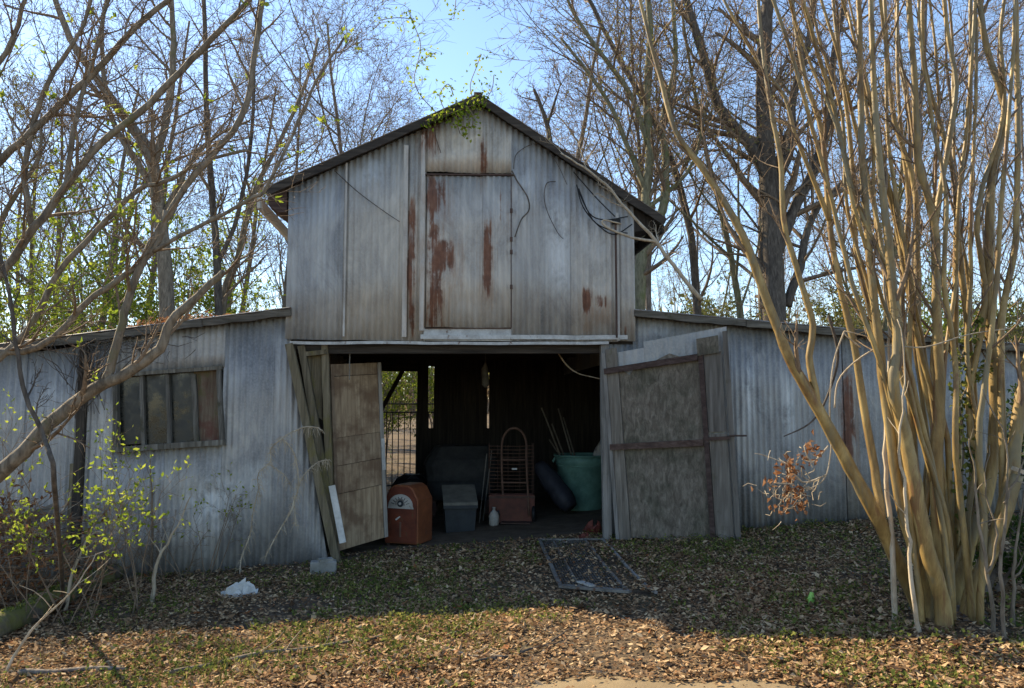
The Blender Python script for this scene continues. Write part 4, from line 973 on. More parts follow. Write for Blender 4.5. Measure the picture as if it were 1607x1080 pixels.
traced("budding_tree", "olive-barked budding tree just right of the barn's gable", [
    ([(1000, 600), (1003, 480), (1008, 390), (1012, 320), (1020, 240), (1015, 150), (1020, 40), (1010, -40)], 11, 4),
    ([(1008, 400), (1040, 330), (1045, 260), (1040, 190), (1060, 100), (1055, 0)], 8, 3), ([(1014, 300), (985, 230), (960, 170), (920, 110), (880, 60)], 5, 2),
    ([(1018, 230), (990, 150), (940, 80), (900, 20), (880, -30)], 5, 2), ([(1012, 330), (1060, 290), (1090, 250), (1110, 160)], 4, 2)],
    17.5, bgl, M['olive_bark'], M['twig'], M['leaf_bud'], seed=25, foot=gfoot(1000, 17.5), nk=10, Lk=2.4)
traced("snag_tree", "short dark broken tree top above the right roof slope", [([(868, 600), (868, 300), (862, 215), (850, 170), (838, 140)], 6, 2.5), ([(858, 200), (872, 155), (880, 130)], 2.5, 1)],
    19, bgc, M['dark_bark'], M['twig'], seed=26, foot=gfoot(868, 19), nk=4, Lk=1.0, tk=.6)
traced("leaning_tree", "long dark limbed tree leaning left above the right roof slope", [([(1100, 600), (1090, 420), (1060, 270), (1010, 160), (960, 70), (910, -30)], 7, 3)],
    20, bgc, M['dark_bark'], M['twig'], seed=27, foot=gfoot(1100, 20), nk=12, Lk=2.4)
# -- big near limbs at upper left, all stems of one clump rooted outside the frame
nearc = C(rmin=0.0025, kids=[8, 7, 6, 3], lk=[(.4, .6), (.5, 1.0), (.4, .65), (.4, .7)], seg=[9, 7, 6, 4, 3], ang=[(20, 50), (20, 55), (25, 60), (25, 65)], flat=True, max=4, nleaf=5, leaf=.05, pl=.05)
lf = P(-330, 900, 5.5)
traced("arching_tree", "near multi-stemmed bare tree arching in from the left edge", [
    ([(-420, 1100), (-160, 860), (0, 742), (65, 680), (130, 622), (200, 585), (252, 545), (268, 505), (310, 465), (350, 426)], 14, 5, 5),
    ([(166, 600), (180, 555), (196, 490), (215, 430), (245, 370), (262, 340), (305, 275), (380, 185), (398, 100), (412, 0), (418, -60)], 7, 4, 12),
    ([(-330, 800), (-150, 590), (0, 430), (55, 358), (105, 290), (160, 225), (235, 160), (300, 95), (345, 50), (395, -5), (430, -40)], 7.5, 4, 14),
    ([(-330, 600), (-150, 400), (0, 252), (50, 208), (110, 150), (160, 100), (215, 42), (275, -10), (310, -50)], 6.5, 4, 14),
    ([(-200, 760), (-60, 620), (40, 522), (95, 425), (150, 365), (215, 300), (260, 285), (315, 255), (390, 235)], 6, 2.5, 11),
    ([(-180, 640), (-40, 560), (60, 545), (150, 465), (240, 395), (262, 330)], 6, 4, 8), ([(240, 395), (330, 345), (400, 310), (420, 290), (470, 190), (495, 130), (540, 60)], 4, 2, 9),
    ([(105, 290), (120, 180), (150, 80), (175, -20)], 4.5, 2.5, 8), ([(0, 252), (-20, 150), (20, 60), (45, -20)], 5, 3, 8), ([(50, 358), (40, 250), (75, 130), (120, 60), (150, -20)], 5, 2.5, 9), ([(-60, 480), (10, 330), (60, 250), (62, 190)], 5, 2, 8)],
    5.5, nearc, M['brown_bark'], M['twig'], M['leaf_spring'], seed=31, foot=(lf.x - 0.3, lf.y, gz(lf.x - .3, lf.y) - 0.1), nk=10, Lk=0.75, wob=0.012)
traced("hanging_branch", "dark crooked sapling crossing the left edge before the metal wall", [([(95, 900), (85, 760), (70, 690), (40, 620), (28, 560), (18, 480), (5, 420), (-10, 330)], 4, 2.5, 7)],
    5.2, nearc, M['dark_bark'], M['twig'], seed=32, Lk=0.4, wob=0.01, cat="sapling", foot=tuple(G(100, 960)))

# -- crape-myrtle clump at right
myc = C(rmin=0.0022, kids=[6, 4, 4, 3], lk=[(.4, .6), (.5, 1.0), (.4, .6), (.4, .6)], up=[.05, .12, .08, .04, 0], ang=[(12, 35), (12, 38), (20, 50), (25, 60)], seg=[9, 7, 5, 4, 3], max=4)
ST = [
 ([(1440, 945, 0), (1405, 870, -.05), (1370, 800, -.1), (1335, 735, -.1), (1278, 632, -.12), (1238, 560, -.12), (1207, 480, -.1), (1165, 370, -.1), (1110, 275, -.05), (1060, 205, 0), (1030, 100, .1), (1000, -20, .1)], 17, 4, 7),
 ([(1283, 640, -.12), (1279, 610, -.12), (1270, 560, -.1), (1276, 510, -.1), (1256, 440, -.1), (1230, 345, -.1), (1225, 250, -.1), (1210, 170, -.1), (1196, 75, -.1), (1188, -30, -.1)], 9, 4.5, 6),
 ([(1385, 830, -.08), (1377, 763, 0), (1356, 640, .05), (1339, 535, .05), (1315, 435, .05), (1301, 345, .05), (1291, 215, .05), (1262, 115, .05), (1240, -20, .05)], 10, 5, 6),
 ([(1303, 350, .05), (1280, 290, .02), (1250, 215, 0), (1230, 150, 0), (1188, 95, 0), (1130, -10, 0)], 6, 3.5, 5),
 ([(1460, 935, -.15), (1429, 845, -.2), (1408, 758, -.2), (1388, 610, -.2), (1378, 520, -.2), (1362, 370, -.2), (1352, 220, -.2), (1350, 60, -.2), (1346, -40, -.2)], 13, 5.5, 6),
 ([(1478, 940, -.3), (1455, 860, -.32), (1436, 760, -.32), (1420, 680, -.3), (1402, 605, -.3), (1410, 540, -.3), (1403, 470, -.3), (1393, 370, -.3), (1380, 255, -.3), (1371, 130, -.3), (1366, -30, -.3)], 16, 5.5, 6),
 ([(1480, 930, 0), (1473, 850, 0), (1470, 740, 0), (1474, 640, 0), (1472, 540, 0), (1470, 480, 0), (1466, 350, 0), (1442, 255, 0), (1436, 140, 0), (1424, -30, 0)], 14, 7, 5),
 ([(1466, 355, 0), (1484, 250, .03), (1500, 135, .03), (1487, 50, .03), (1478, -30, .03)], 7, 5, 4),
 ([(1500, 925, .1), (1525, 835, .12), (1546, 780, .12), (1560, 700, .12), (1562, 585, .12), (1552, 490, .12), (1556, 285, .12), (1578, 180, .12), (1548, 75, .12), (1533, -30, .12)], 17, 6.5, 5),
 ([(1525, 935, -.1), (1560, 850, -.12), (1585, 760, -.12), (1600, 640, -.12), (1614, 560, -.12), (1640, 420, -.1), (1650, 200, -.1), (1660, -30, -.1)], 17, 7, 4),
 ([(1575, 805, -.1), (1572, 640, -.05), (1572, 500, 0), (1594, 375, 0), (1597, 200, 0), (1594, -30, 0)], 9, 6, 4),
 ([(1450, 920, .25), (1405, 700, .28), (1380, 545, .28), (1345, 400, .28), (1336, 240, .28), (1314, 60, .28), (1305, -30, .28)], 9, 4, 5),
 ([(1490, 930, .3), (1470, 700, .32), (1441, 535, .32), (1437, 310, .32), (1405, 190, .32), (1390, 60, .32), (1388, -30, .32)], 9, 4.5, 5),
 ([(1500, 915, .3), (1504, 700, .34), (1500, 525, .34), (1502, 330, .34), (1521, 200, .34), (1523, -30, .34)], 9, 5, 5),
 ([(1510, 930, .2), (1530, 700, .22), (1522, 540, .22), (1506, 400, .22), (1494, 260, .22), (1452, 110, .22), (1448, -30, .22)], 9, 4.5, 5),
 ([(1472, 930, .4), (1440, 760, .42), (1428, 600, .42), (1415, 450, .42), (1425, 320, .42), (1410, 150, .42), (1408, -30, .42)], 8, 4, 5),
 ([(1392, 640, -.2), (1370, 480, -.15), (1330, 330, -.12), (1322, 180, -.1), (1280, 40, -.1), (1270, -30, -.1)], 5, 3, 5),
 ([(1466, 760, .0), (1440, 660, .05), (1418, 600, .06), (1400, 500, .08), (1372, 330, .1), (1368, 180, .1), (1330, 20, .1)], 7, 3.5, 5),
 ([(1545, 790, .12), (1520, 640, .1), (1545, 480, .1), (1535, 330, .1), (1575, 180, .1), (1570, 60, .1), (1580, -30, .1)], 8, 4, 5),
 ([(1548, 880, -.2), (1575, 815, -.25), (1597, 745, -.28)], 16, 12, 0)]
rng = random.Random(404)
ST = [(p_, a_ * .68, b_ * .64, n_) for (p_, a_, b_, n_) in ST]
for i in range(15):
    xb = rng.uniform(1435, 1545); xt = 1200 + 27 * i + rng.uniform(-14, 14); dy = rng.uniform(-.25, .5); ln = []
    for j in range(9):
        f_ = j / 8; e_ = f_ ** 1.25
        ln.append((xb + (xt - xb) * e_ + rng.gauss(0, 6) * (0 < j), 935 - 985 * f_, dy + .15 * f_ * rng.uniform(-1, 1)))
    ST.append((ln, rng.uniform(3.5, 5.5), rng.uniform(1.6, 2.8), 6))
for k_, (p_, a_, b_, n_) in enumerate(ST):
    if p_[0][1] >= 900:
        Yb = 5.2 + p_[0][2]; pb = P(p_[0][0], p_[0][1], Yb); xp = p_[0][0]; zt = gz(pb.x, pb.y) - .06
        yp = p_[0][1] + max(4, (pb.z - zt) / Yb * F); ST[k_] = ([(xp + (xp - p_[1][0]) * .15, yp, p_[0][2])] + p_, a_ * 1.15, b_, n_)
mf = G(1480, 948)
clump = traced("crape_myrtle", "large clump of smooth yellow-brown crape myrtle stems in front of the right wing", ST, 5.2, myc, M['myrtle_bark'], M['twig'], seed=41, nk=5, Lk=0.85, wob=0.006, tk=.45, cat="shrub")
# rootstock flare joining the stems at the ground
mb = MB(); c0 = P(1488, 940, 5.25); mb.lathe((c0.x, c0.y, gz(c0.x, c0.y) - 0.06), [(0.30, 0.0), (0.26, 0.05), (0.20, 0.085), (0.10, 0.10)], 20, 0.9); mb.build("rootstock", M['grey_bark'], clump, True)
mb = MB(); a = P(1598, 741, 4.92); mb.tube([a, a + V((0.008, -0.004, 0.022))], [0.045, 0.044], 12); mb.build("cut_end", M['pale_stick'], clump)
# ivy up the middle of the clump
t = thing("ivy_vine", "green ivy climbing the middle stems of the yellow-brown clump", "vine", tuple(G(1515, 945)))
rng = random.Random(8); m1, m2 = MB(), MB()
for pts in ([(1512, 945), (1508, 800), (1512, 690), (1502, 600), (1515, 545), (1540, 500)], [(1520, 940), (1530, 760), (1505, 650), (1530, 590), (1570, 560)]):
    q = smooth_line([P(x, y, 5.32) for x, y in pts], 8); m1.tube(q, [0.006] * len(q), 5)
    for x in q:
        for i in range(5): m2.leaf(x + rv(rng) * 0.05, rv(rng), rv(rng), rng.uniform(.03, .055), .035)
m1.build("stem", M['brown_bark'], t); m2.build("foliage", M['weed'], t)

# -- pale saplings in front of the clump
def sapling(label, lines, Y0, mat_, r, group=None, name="sapling", leaves=None, seed=1, foot=True, twig=3, Lk=.25):
    rng = random.Random(seed); m = MB(); lv = MB(); f0 = lines[0][0]; base = G(*f0) if foot else P(f0[0], f0[1], Y0)
    Y = base.y if foot else Y0
    t = thing(name, label, "sapling", tuple(base), group)
    for li, ln in enumerate(lines):
        q = smooth_line([base - V((0, 0, .03)) if (li == 0 and i == 0 and foot) else P(x[0], x[1], Y + (x[2] if len(x) > 2 else 0)) for i, x in enumerate(ln)], 4); n = len(q)
        q = [q[0]] + [x_ + rv(rng) * .010 for x_ in q[1:]]
        rr = [(r if li == 0 else r * .65) / F * Y * (1 - .78 * i / (n - 1)) for i in range(n)]; m.tube(q, rr, 6)
        if twig: kids([m] * 5, lv if leaves else None, q, rr, Lk, 3, C(nleaf=3 if leaves else 0, leaf=.045, leaflvl=4, rmin=0.0012, lk=[(.4, .6)] * 3 + [(.6, 1.1)]), rng, twig, .3)
    m.build("stem", mat_, t, True)
    if leaves: lv.build("foliage", leaves, t)
    return t
sapling("pale straight sapling in front of the left yellow stems", [[(1404, 978), (1401, 860), (1393, 780), (1388, 690), (1392, 600), (1396, 520), (1388, 430), (1396, 340)]], 0, M['pale_stick'], 4.6, seed=1)
sapling("thin pale sapling with a kink before the middle yellow stems", [[(1442, 1000), (1434, 930), (1428, 850), (1420, 770), (1412, 690), (1420, 600), (1410, 500)]], 0, M['pale_stick'], 3.8, seed=2)
sapling("reddish forked sapling at the right edge, leftmost of three", [[(1562, 1000), (1548, 900), (1535, 800), (1528, 740), (1520, 690)], [(1548, 900), (1565, 840), (1545, 760), (1555, 700)]], 0, M['brown_bark'], 3.4, seed=3)
sapling("thin upright sapling at the right edge, middle of three", [[(1578, 1010), (1570, 900), (1577, 800), (1580, 700), (1540, 610)], [(1576, 790), (1600, 740), (1625, 690)]], 0, M['brown_bark'], 3.4, seed=4)
sapling("sapling leaning right at the right edge, rightmost of three", [[(1590, 985), (1592, 900), (1602, 820), (1612, 740)], [(1592, 905), (1625, 870)]], 0, M['brown_bark'], 3.4, seed=5)
# broken hanging twig with dry leaves
t = thing("broken_twig", "broken pale twig with curled dry leaves hanging beside the yellow stems", "twig", tuple(P(1310, 560, 5.1)))
rng = random.Random(77); m1, m2 = MB(), MB()
tw = [[(1325, 520), (1308, 570), (1302, 640), (1305, 690), (1297, 745), (1275, 765), (1245, 770), (1215, 800)], [(1297, 745), (1260, 757), (1235, 730), (1200, 715), (1185, 712)], [(1260, 757), (1240, 745), (1225, 790), (1222, 805)], [(1300, 700), (1275, 725), (1262, 700), (1275, 700)], [(1245, 760), (1210, 758)], [(1350, 545, 0), (1325, 520), (1400, 540)]]
for ln in tw:
    q = smooth_line([P(a[0], a[1], 5.1) for a in ln], 4); m1.tube(q, [0.0065 * (1 - .7 * i / len(q)) for i in range(len(q))], 5)
for (x, y, n) in ((1275, 710, 34), (1238, 735, 40), (1245, 765, 30), (1225, 800, 16), (1258, 790, 26), (1210, 760, 12)):
    for i in range(n): m2.leaf(P(x + rng.gauss(0, 10), y + rng.gauss(0, 9), 5.1 + rng.gauss(0, .03)), rv(rng), rv(rng), rng.uniform(.03, .055), .028, .5)
for x_ in range(60):
    a_ = P(rng.gauss(1245, 26), rng.gauss(758, 26), 5.1); d_ = rv(rng); m1.tube([a_, a_ + d_ * .05 + rv(rng) * .02, a_ + d_ * .09], [.003, .0025, .001], 4, False)
m1.build("stem", M['pale_stick'], t, True); m2.build("dry_leaves", M['leaf_dry'], t)
q = smooth_line([P(1300, 495, 5.6), P(1315, 560, 5.6), P(1295, 630, 5.6), P(1270, 665, 5.6), P(1230, 685, 5.6)], 5); mb = MB(); mb.tube(q, [0.012 - .0004 * i for i in range(len(q))], 6)
single("dark_vine", mb, M['dark_bark'], tuple(q[0]), "dark curved vine hanging in front of the right wing wall", "vine", smooth=True)
q = smooth_line([P(1310, 640, 5.1), P(1320, 590, 5.1), P(1380, 545, 5.0), P(1450, 545, 5.0), P(1520, 525, 5.0), P(1590, 515, 5.0)], 5); mb = MB(); mb.tube(q, [0.006 - .0001 * i for i in range(len(q))], 6)
single("thin_vine", mb, M['pale_stick'], tuple(q[0]), "thin pale vine stretched sideways across the yellow stems", "vine", smooth=True)

# -- dangling pale vine by the leaning post
t = thing("dried_vine", "pale dried vine with frayed tendrils dangling before the left wing wall", "vine", tuple(b2w(*W(440, 690, -.25))))
rng = random.Random(9); m1, m2 = MB(), MB()
for ln, r in (([(500, 672), (480, 670), (455, 680), (440, 690), (425, 705), (424, 725), (405, 745), (408, 780)], .008), ([(440, 686), (458, 705), (466, 730), (468, 765), (462, 790), (465, 825)], .009), ([(462, 778), (458, 800), (440, 830), (417, 872)], .012), ([(422, 728), (445, 745), (455, 760)], .006), ([(468, 765), (480, 742), (500, 725), (515, 722)], .006), ([(376, 940), (378, 880), (392, 840), (398, 800), (408, 760)], .008)):
    q = smooth_line([b2w(*W(x, y, -.25 - .03 * (i % 2))) for i, (x, y) in enumerate(ln)], 5); m1.tube(q, [r * (1 - .35 * i / len(q)) for i in range(len(q))], 6)
    for x in q:
        for i in range(4):
            d_ = rv(rng); d_.z -= .4; m2.tube([x, x + d_ * rng.uniform(.02, .06), x + d_ * .07 + V((0, 0, -.05)) * rng.random()], [.0025, .002, .001], 3, False)
m1.build("stem", M['pale_stick'], t, True); m2.build("tendrils", M['pale_stick'], t)

# -- low shrubs with fresh leaves at the left, brush and dead canes
rng = random.Random(14)
for i, (px, py, h, lab) in enumerate(((20, 985, 1.15, "leafy green shrub at the far left edge below the limb"), (95, 985, 1.35, "fresh-leaved shrub before the dark corner post"), (150, 975, 1.4, "yellow-green shrub left of the window sill"), (215, 960, 1.5, "sparse green-leaved shrub reaching up over the window"), (330, 905, .9, "low thin shrub with few leaves below the window"))):
    base = G(px, py); m1, m2 = MB(), MB(); t = thing("leafy_shrub", lab, "shrub", tuple(base))
    cfg = C(t0=[.5, .2, .2, .15], seg=[7, 5, 4, 3, 3], kids=[6, 4, 3, 2], lk=[(.3, .5), (.4, .6), (.4, .6), (.4, .6)], nleaf=[3, 3, 3, 2, 1][i], leaf=.042, leaflvl=2, rmin=.0018, max=2, up=[.06, .02, 0, 0, 0], wig=[.14, .2, .25, .2, .2])
    for k_ in range([5, 5, 4, 4, 4][i]):
        d_ = V((rng.uniform(-.55, .75), rng.uniform(-.4, .4), 1)).normalized()
        grow([m1] * 5, m2, base + V((rng.uniform(-.1, .1), rng.uniform(-.1, .1), -.03)), d_, h * rng.uniform(.6, 1.35), .006, 0, cfg, rng)
    m1.build("stems", M['twig'], t, True); m2.build("foliage", M['leaf_spring'], t)
for i, (px, py, h, lab) in enumerate(((60, 935, .9, "leafless brown brush thicket near the left edge"), (180, 915, .8, "leafless brush thicket at the foot of the corner post"), (270, 905, .75, "leafless thin brush thicket below the window"))):
    base = G(px, py); m1 = MB(); t = thing("bare_brush", lab, "brush", tuple(base))
    cfg = C(seg=[6, 5, 4, 3, 3], kids=[6, 4, 3, 2], t0=[.2] * 4, lk=[(.3, .6), (.4, .7), (.4, .6), (.4, .6)], rmin=.0018, max=2, up=[.02, 0, -.02, 0, 0], wig=[.2, .25, .25, .2, .2])
    for k_ in range(11): grow([m1] * 5, None, base + V((rng.uniform(-.3, .3), rng.uniform(-.15, .15), -.03)), V((rng.uniform(-1, 1), rng.uniform(-.6, .5), 1)).normalized(), h * rng.uniform(.5, 1.15), .006, 0, cfg, rng)
    m1.build("stems", M['twig'], t, True)
for i, (ln, r, lab) in enumerate((
    ([(15, 945), (55, 880), (100, 800), (112, 770)], 5, "long pale cane leaning right at the left edge"), ([(100, 965), (112, 910), (135, 850), (165, 830)], 5.5, "curved pale cane before the corner post"),
    ([(0, 1060), (50, 990), (110, 930), (150, 870)], 4.5, "low grey cane crossing the mossy log"), ([(240, 945), (245, 890), (270, 840), (300, 780)], 6, "forked bare sapling below the window leaning right"),
    ([(215, 900), (212, 820), (220, 740), (216, 690)], 4, "thin dark upright stem left below the window"), ([(235, 905), (240, 800), (236, 720)], 4, "thin dark upright stem under the window's middle"))):
    sapling(lab, [ln], 0, M['pale_stick'] if i < 4 else M['twig'], r * .62, seed=50 + i, name="dead_cane", twig=5, Lk=.35)
t = thing("brush_pile", "tangled heap of brown dead brush at the left edge", "brush pile", tuple(G(30, 960)))
m1, m2 = MB(), MB(); b0 = G(-10, 965)
for i in range(380):
    x = b0 + V((rng.uniform(-.7, .62), rng.uniform(-.2, .6), rng.random() ** 1.2 * .95)); x.z -= max(0, (x.x - b0.x)) * .5
    x.z = max(x.z, gz(x.x, x.y) + .01)
    d_ = rv(rng); d_.z = abs(d_.z) * .35 - .05; L = rng.uniform(.25, .6); y_ = x + d_.normalized() * L; y_.z = max(y_.z, gz(y_.x, y_.y))
    m1.tube([x, x.lerp(y_, .5) + rv(rng) * .05, y_], [.005, .004, .002], 4, False)
    if rng.random() < .9:
        for k_ in range(6): m2.leaf(x.lerp(y_, rng.random()), rv(rng), rv(rng), rng.uniform(.04, .08), .03, .4)
m1.build("dead_canes", M['twig'], t); m2.build("dead_leaves", M['leaf_dry'], t)
for i, (a, b, lab) in enumerate((((0, 830), (88, 800), "topmost loose grey board stacked at the left edge"), ((-10, 865), (85, 838), "middle loose grey board stacked at the left edge"), ((-15, 905), (80, 880), "lowest loose grey board stacked at the left edge"))):
    q0, q1 = P(*a, 7.6), P(*b, 7.7); mb = MB(); mb.beam(q0, q1, .04, .13, n=4, wob=.006); single("loose_board", mb, M['grey_wood_x'], tuple((q0 + q1) / 2), lab, "board", "boards stacked at the left edge")
t = thing("vine_tangle", "dark tangle of dead vines over the corner post at the left", "vine", tuple(b2w(*W(140, 560, -.15))))
rng = random.Random(19); m1 = MB()
for i in range(46):
    a_ = W(rng.gauss(140, 32), rng.uniform(525, 560), -.14 - .06 * rng.random()); b_ = W(rng.gauss(135, 14), rng.uniform(585, 660), -.1 - .05 * rng.random()); a_, b_ = b2w(*a_), b2w(*b_)
    q = smooth_line([a_, a_.lerp(b_, .4) + rv(rng) * .07, b_], 4); m1.tube(q, [.007 * rng.uniform(.4, 1.1)] * len(q), 4, False)
for i in range(60):
    a_ = b2w(*W(rng.gauss(190, 60), rng.gauss(540, 8), -.17)); d_ = rv(rng); d_.z *= .4; q = [a_, a_ + d_ * .12 + rv(rng) * .04, a_ + d_ * .28]; m1.tube(q, [.005, .004, .002], 4, False)
m1.build("stems", M['dark_bark'], t)
# mossy log and fallen branches
q0, q1 = G(-30, 1015), G(192, 905); q = [q0.lerp(q1, i / 12) for i in range(13)]
q = [V((x.x, x.y, gz(x.x, x.y) + .08 + .015 * math.sin(i * 1.7))) for i, x in enumerate(q)]; mb = MB(); mb.tube(q, [.105 + .014 * math.sin(i * 2.3) for i in range(13)], 10)
t = thing("mossy_log", "mossy rotten log lying diagonally at the lower left", "log", tuple(q[6])); mb.build("log_body", M['moss_log'], t, True)
rng = random.Random(4); m2 = MB()
for i in range(500):
    k_ = rng.randrange(12); x = q[k_].lerp(q[k_ + 1], rng.random()) + V((rng.gauss(0, .035), rng.gauss(0, .04), .095)); m2.leaf(x, (V((0, 0, 1)) + rv(rng) * .9).normalized(), rv(rng), .03, .014)
m2.build("moss", M['grass'], t, kind="stuff")
for i, (ln, r, mt, lab) in enumerate((([(265, 1066), (340, 1048), (450, 1028), (540, 1016), (600, 1006)], .017, 'brown_bark', "long grey fallen branch across the lower left grass"),
    ([(655, 1008), (690, 1020), (730, 1032), (790, 1036)], .010, 'pale_stick', "short pale fallen stick at the lower middle"), ([(700, 1004), (725, 992), (752, 978)], .010, 'pale_stick', "small pale stick pointing up right at the lower middle"),
    ([(745, 1046), (800, 1034), (850, 1020), (885, 1000)], .011, 'dark_bark', "dark fallen branch near the front of the sunny leaves"), ([(30, 1064), (90, 1062), (200, 1060)], .022, 'grey_bark', "thick grey stick at the bottom left corner"))):
    q = [G(x, y) for x, y in ln]; q = smooth_line(q, 5); q = [V((x.x, x.y, gz(x.x, x.y) + r + .01 + .006 * math.sin(j))) for j, x in enumerate(q)]
    mb = MB(); mb.tube(q, [r * (1 - .5 * j / len(q)) for j in range(len(q))], 6)
    if r < .02: kids([mb] * 5, None, q, [r * .8] * len(q), .35, 3, C(rmin=.002, up=[0] * 5, flat=True), rng, 4, .2)
    single("fallen_branch", mb, M[mt], tuple(q[0]), lab, "branch", smooth=True)

# -- vine on the ridge with fresh leaves, dry vine stems on the gable
t = thing("ridge_vine", "green-leaved vine growing over the peak of the gable", "vine", tuple(b2w(*W(700, 185, VR - .02))))
rng = random.Random(6); m1, m2 = MB(), MB()
for ln, dens in (([(760, 160), (735, 168), (715, 175), (690, 182), (668, 190)], 26), ([(735, 168), (742, 185), (738, 200), (715, 195)], 12), ([(715, 175), (718, 195), (722, 210)], 8), ([(700, 178), (690, 150), (703, 132), (712, 150)], 6), ([(690, 182), (660, 150), (650, 125), (655, 100), (660, 70), (650, 40), (640, 15)], 6), ([(745, 165), (738, 135), (748, 105), (755, 85)], 6), ([(760, 160), (772, 140), (775, 118)], 4), ([(655, 100), (670, 90), (685, 82)], 5), ([(650, 30), (622, 28), (595, 32)], 5), ([(712, 30), (715, 5), (718, -30)], 5)):
    q = smooth_line([b2w(*W(x, y, VR - .05)) for x, y in ln], 6); m1.tube(q, [.005] * len(q), 4)
    for x in q:
        for i in range(max(2, dens // 4)): m2.leaf(x + V((rng.gauss(0, .06), rng.gauss(0, .05), rng.gauss(0, .05))), rv(rng), rv(rng), rng.uniform(.03, .065), .034)
m1.build("stem", M['twig'], t); m2.build("foliage", M['leaf_spring'], t)
for ln, r, lab in (([(803, 268), (812, 285), (828, 310), (830, 330), (818, 345), (808, 372)], .010, "dark dry vine stem hanging right of the loft door"), ([(872, 285), (858, 288), (854, 310), (860, 335), (875, 365), (884, 375)], .006, "thin dark hooked vine on the gable right of the loft door"),
    ([(525, 268), (560, 300), (600, 330), (627, 348)], .006, "thin dark vine slanting across the left gable sheets"), ([(682, 190), (684, 215), (692, 240)], .006, "short dark vine below the left roof slope"), ([(806, 265), (812, 240), (845, 225), (870, 250), (890, 290)], .005, "thin vine arching under the right roof slope")):
    q = smooth_line([b2w(*W(x, y, VG - .045)) for x, y in ln], 5); mb = MB(); mb.tube(q, [r * (1 - .3 * i / len(q)) for i in range(len(q))], 5)
    single("dry_vine", mb, M['dark_bark'], tuple(q[0]), lab, "vine", smooth=True)
traced("eave_branch", "pale bare branch drooping over the right roof eave", [([(1100, 470), (1060, 420), (1030, 380), (985, 330), (950, 290), (915, 262), (880, 240)], 3.5, 1.2, 6), ([(1030, 380), (990, 372), (950, 355), (948, 345), (975, 352)], 2.5, 1.2, 0)],
    8.3, nearc, M['pale_stick'], M['pale_stick'], seed=61, Lk=.5, wob=.01, cat="branch")

# -- understory behind the wings, and evergreen mass beyond
def bush(name, lab, x, y, h, wd, ml, n, ls, seed, group=None):
    rng = random.Random(seed); m1, m2 = MB(), MB(); b_ = V((x, y, gz(x, y))); t = thing(name, lab, "bush", tuple(b_), group)
    cfg = C(seg=[7, 6, 4, 3, 3], kids=[7, 6, 4, 3], lk=[(.35, .6), (.4, .65), (.4, .6), (.4, .6)], nleaf=n, leaf=ls, leaflvl=2, rmin=.004, max=3, up=[.08, .05, 0, 0, 0], wig=[.12, .2, .25, .2, .2])
    for k_ in range(5):
        d_ = V((rng.uniform(-1, 1) * wd / h, rng.uniform(-1, 1) * wd / h * .6, 1)).normalized()
        grow([m1] * 5, m2, b_ + V((rng.uniform(-.2, .2), rng.uniform(-.2, .2), -.05)), d_, h * rng.uniform(.7, 1.05), .03, 0, cfg, rng)
    m1.build("stems", M['grey_bark'], t, True); m2.build("foliage", ml, t); return t
bl = []
bl.append(bush("understory_bush", "x", -9.6, 17.2, 4.6, 1.6, M['leaf_spring'], 5, .09, 71))
bl.append(bush("understory_bush", "x", -6.3, 17.6, 3.6, 1.5, M['leaf_olive'], 4, .09, 72))
bl.append(bush("understory_bush", "x", 6.5, 18.0, 3.0, 1.8, M['leaf_olive'], 3, .08, 73))
names_ = ["yellow-green bush behind the left wing, farthest left", "olive bush behind the left wing nearer the gable", "olive brush behind the right wing nearest the gable"]
for o, l_ in zip(bl, names_): o["label"] = l_
extra = [(0, -8.4, 19.6, 1.25, 'tall yellow-green bush left of the forked tree'), (0, -10.6, 19.4, 1.4, 'tallest yellow-green bush over the left wing'), (0, -5.4, 20.8, 1.05, 'yellow-green bush between the slender trees and gable'), (2, 5.2, 22.5, 1.2, 'tall olive brush between gable and oak'), (2, 10.6, 25, 1.5, 'tall olive brush behind the oak trunk'), (2, 15.5, 26, 1.5, 'tall olive brush far right behind the stems'), (2, 7.6, 28, 1.6, 'tallest olive brush deep right of the gable'), (2, 13.2, 30, 1.6, 'deep olive brush behind the yellow stems'), (0, -12.6, 18.6, 1.15, "tall yellow-green bush at the left edge of the woods"), (1, -11, 21, 1.25, "olive bush between the left trees"), (0, -7.6, 20.5, 0.95, "yellow-green bush behind the forked grey tree"), (1, -3.9, 19.0, 0.8, "low olive bush close to the left of the gable"),
         (0, -2.9, 17.2, 0.62, "bright bush seen through the barn's back opening, left"), (0, -1.9, 18.6, 0.7, "bright bush seen through the barn's back opening, right"),
         (2, 9.2, 19, 1.0, "olive brush behind the right wing under the oak"), (2, 11.8, 18.2, 1.1, "olive brush behind the yellow stems"), (1, 14.5, 19.5, 1.0, "olive bush at the right edge behind the stems"), (1, 3.9, 20, 0.8, "olive bush beside the budding tree"), (0, 12.5, 22, 0.9, "yellow-green bush far behind the right wing"), (1, 8, 24, 1.0, "olive bush deep behind the oak"), (2, -14.5, 24, 1.3, "wide olive bush far left in the woods")]
for (i, x, y, s_, lab) in extra:
    o = copy_tree(bl[i], (x, y, gz(x, y)), rng.uniform(0, 6.28), s_, lab, "understory bushes behind the barn")
for o in bl: o["group"] = "understory bushes behind the barn"
b2 = bush("evergreen_shrub", "dark evergreen shrub against the right wing behind the clump", 5.4, 7.9, 1.2, .5, M['leaf_dark'], 3, .05, 81)
b3 = bush("evergreen_shrub", "low dark green plant at the foot of the yellow stems", 3.35, 5.75, .55, .5, M['leaf_dark'], 3, .045, 82)
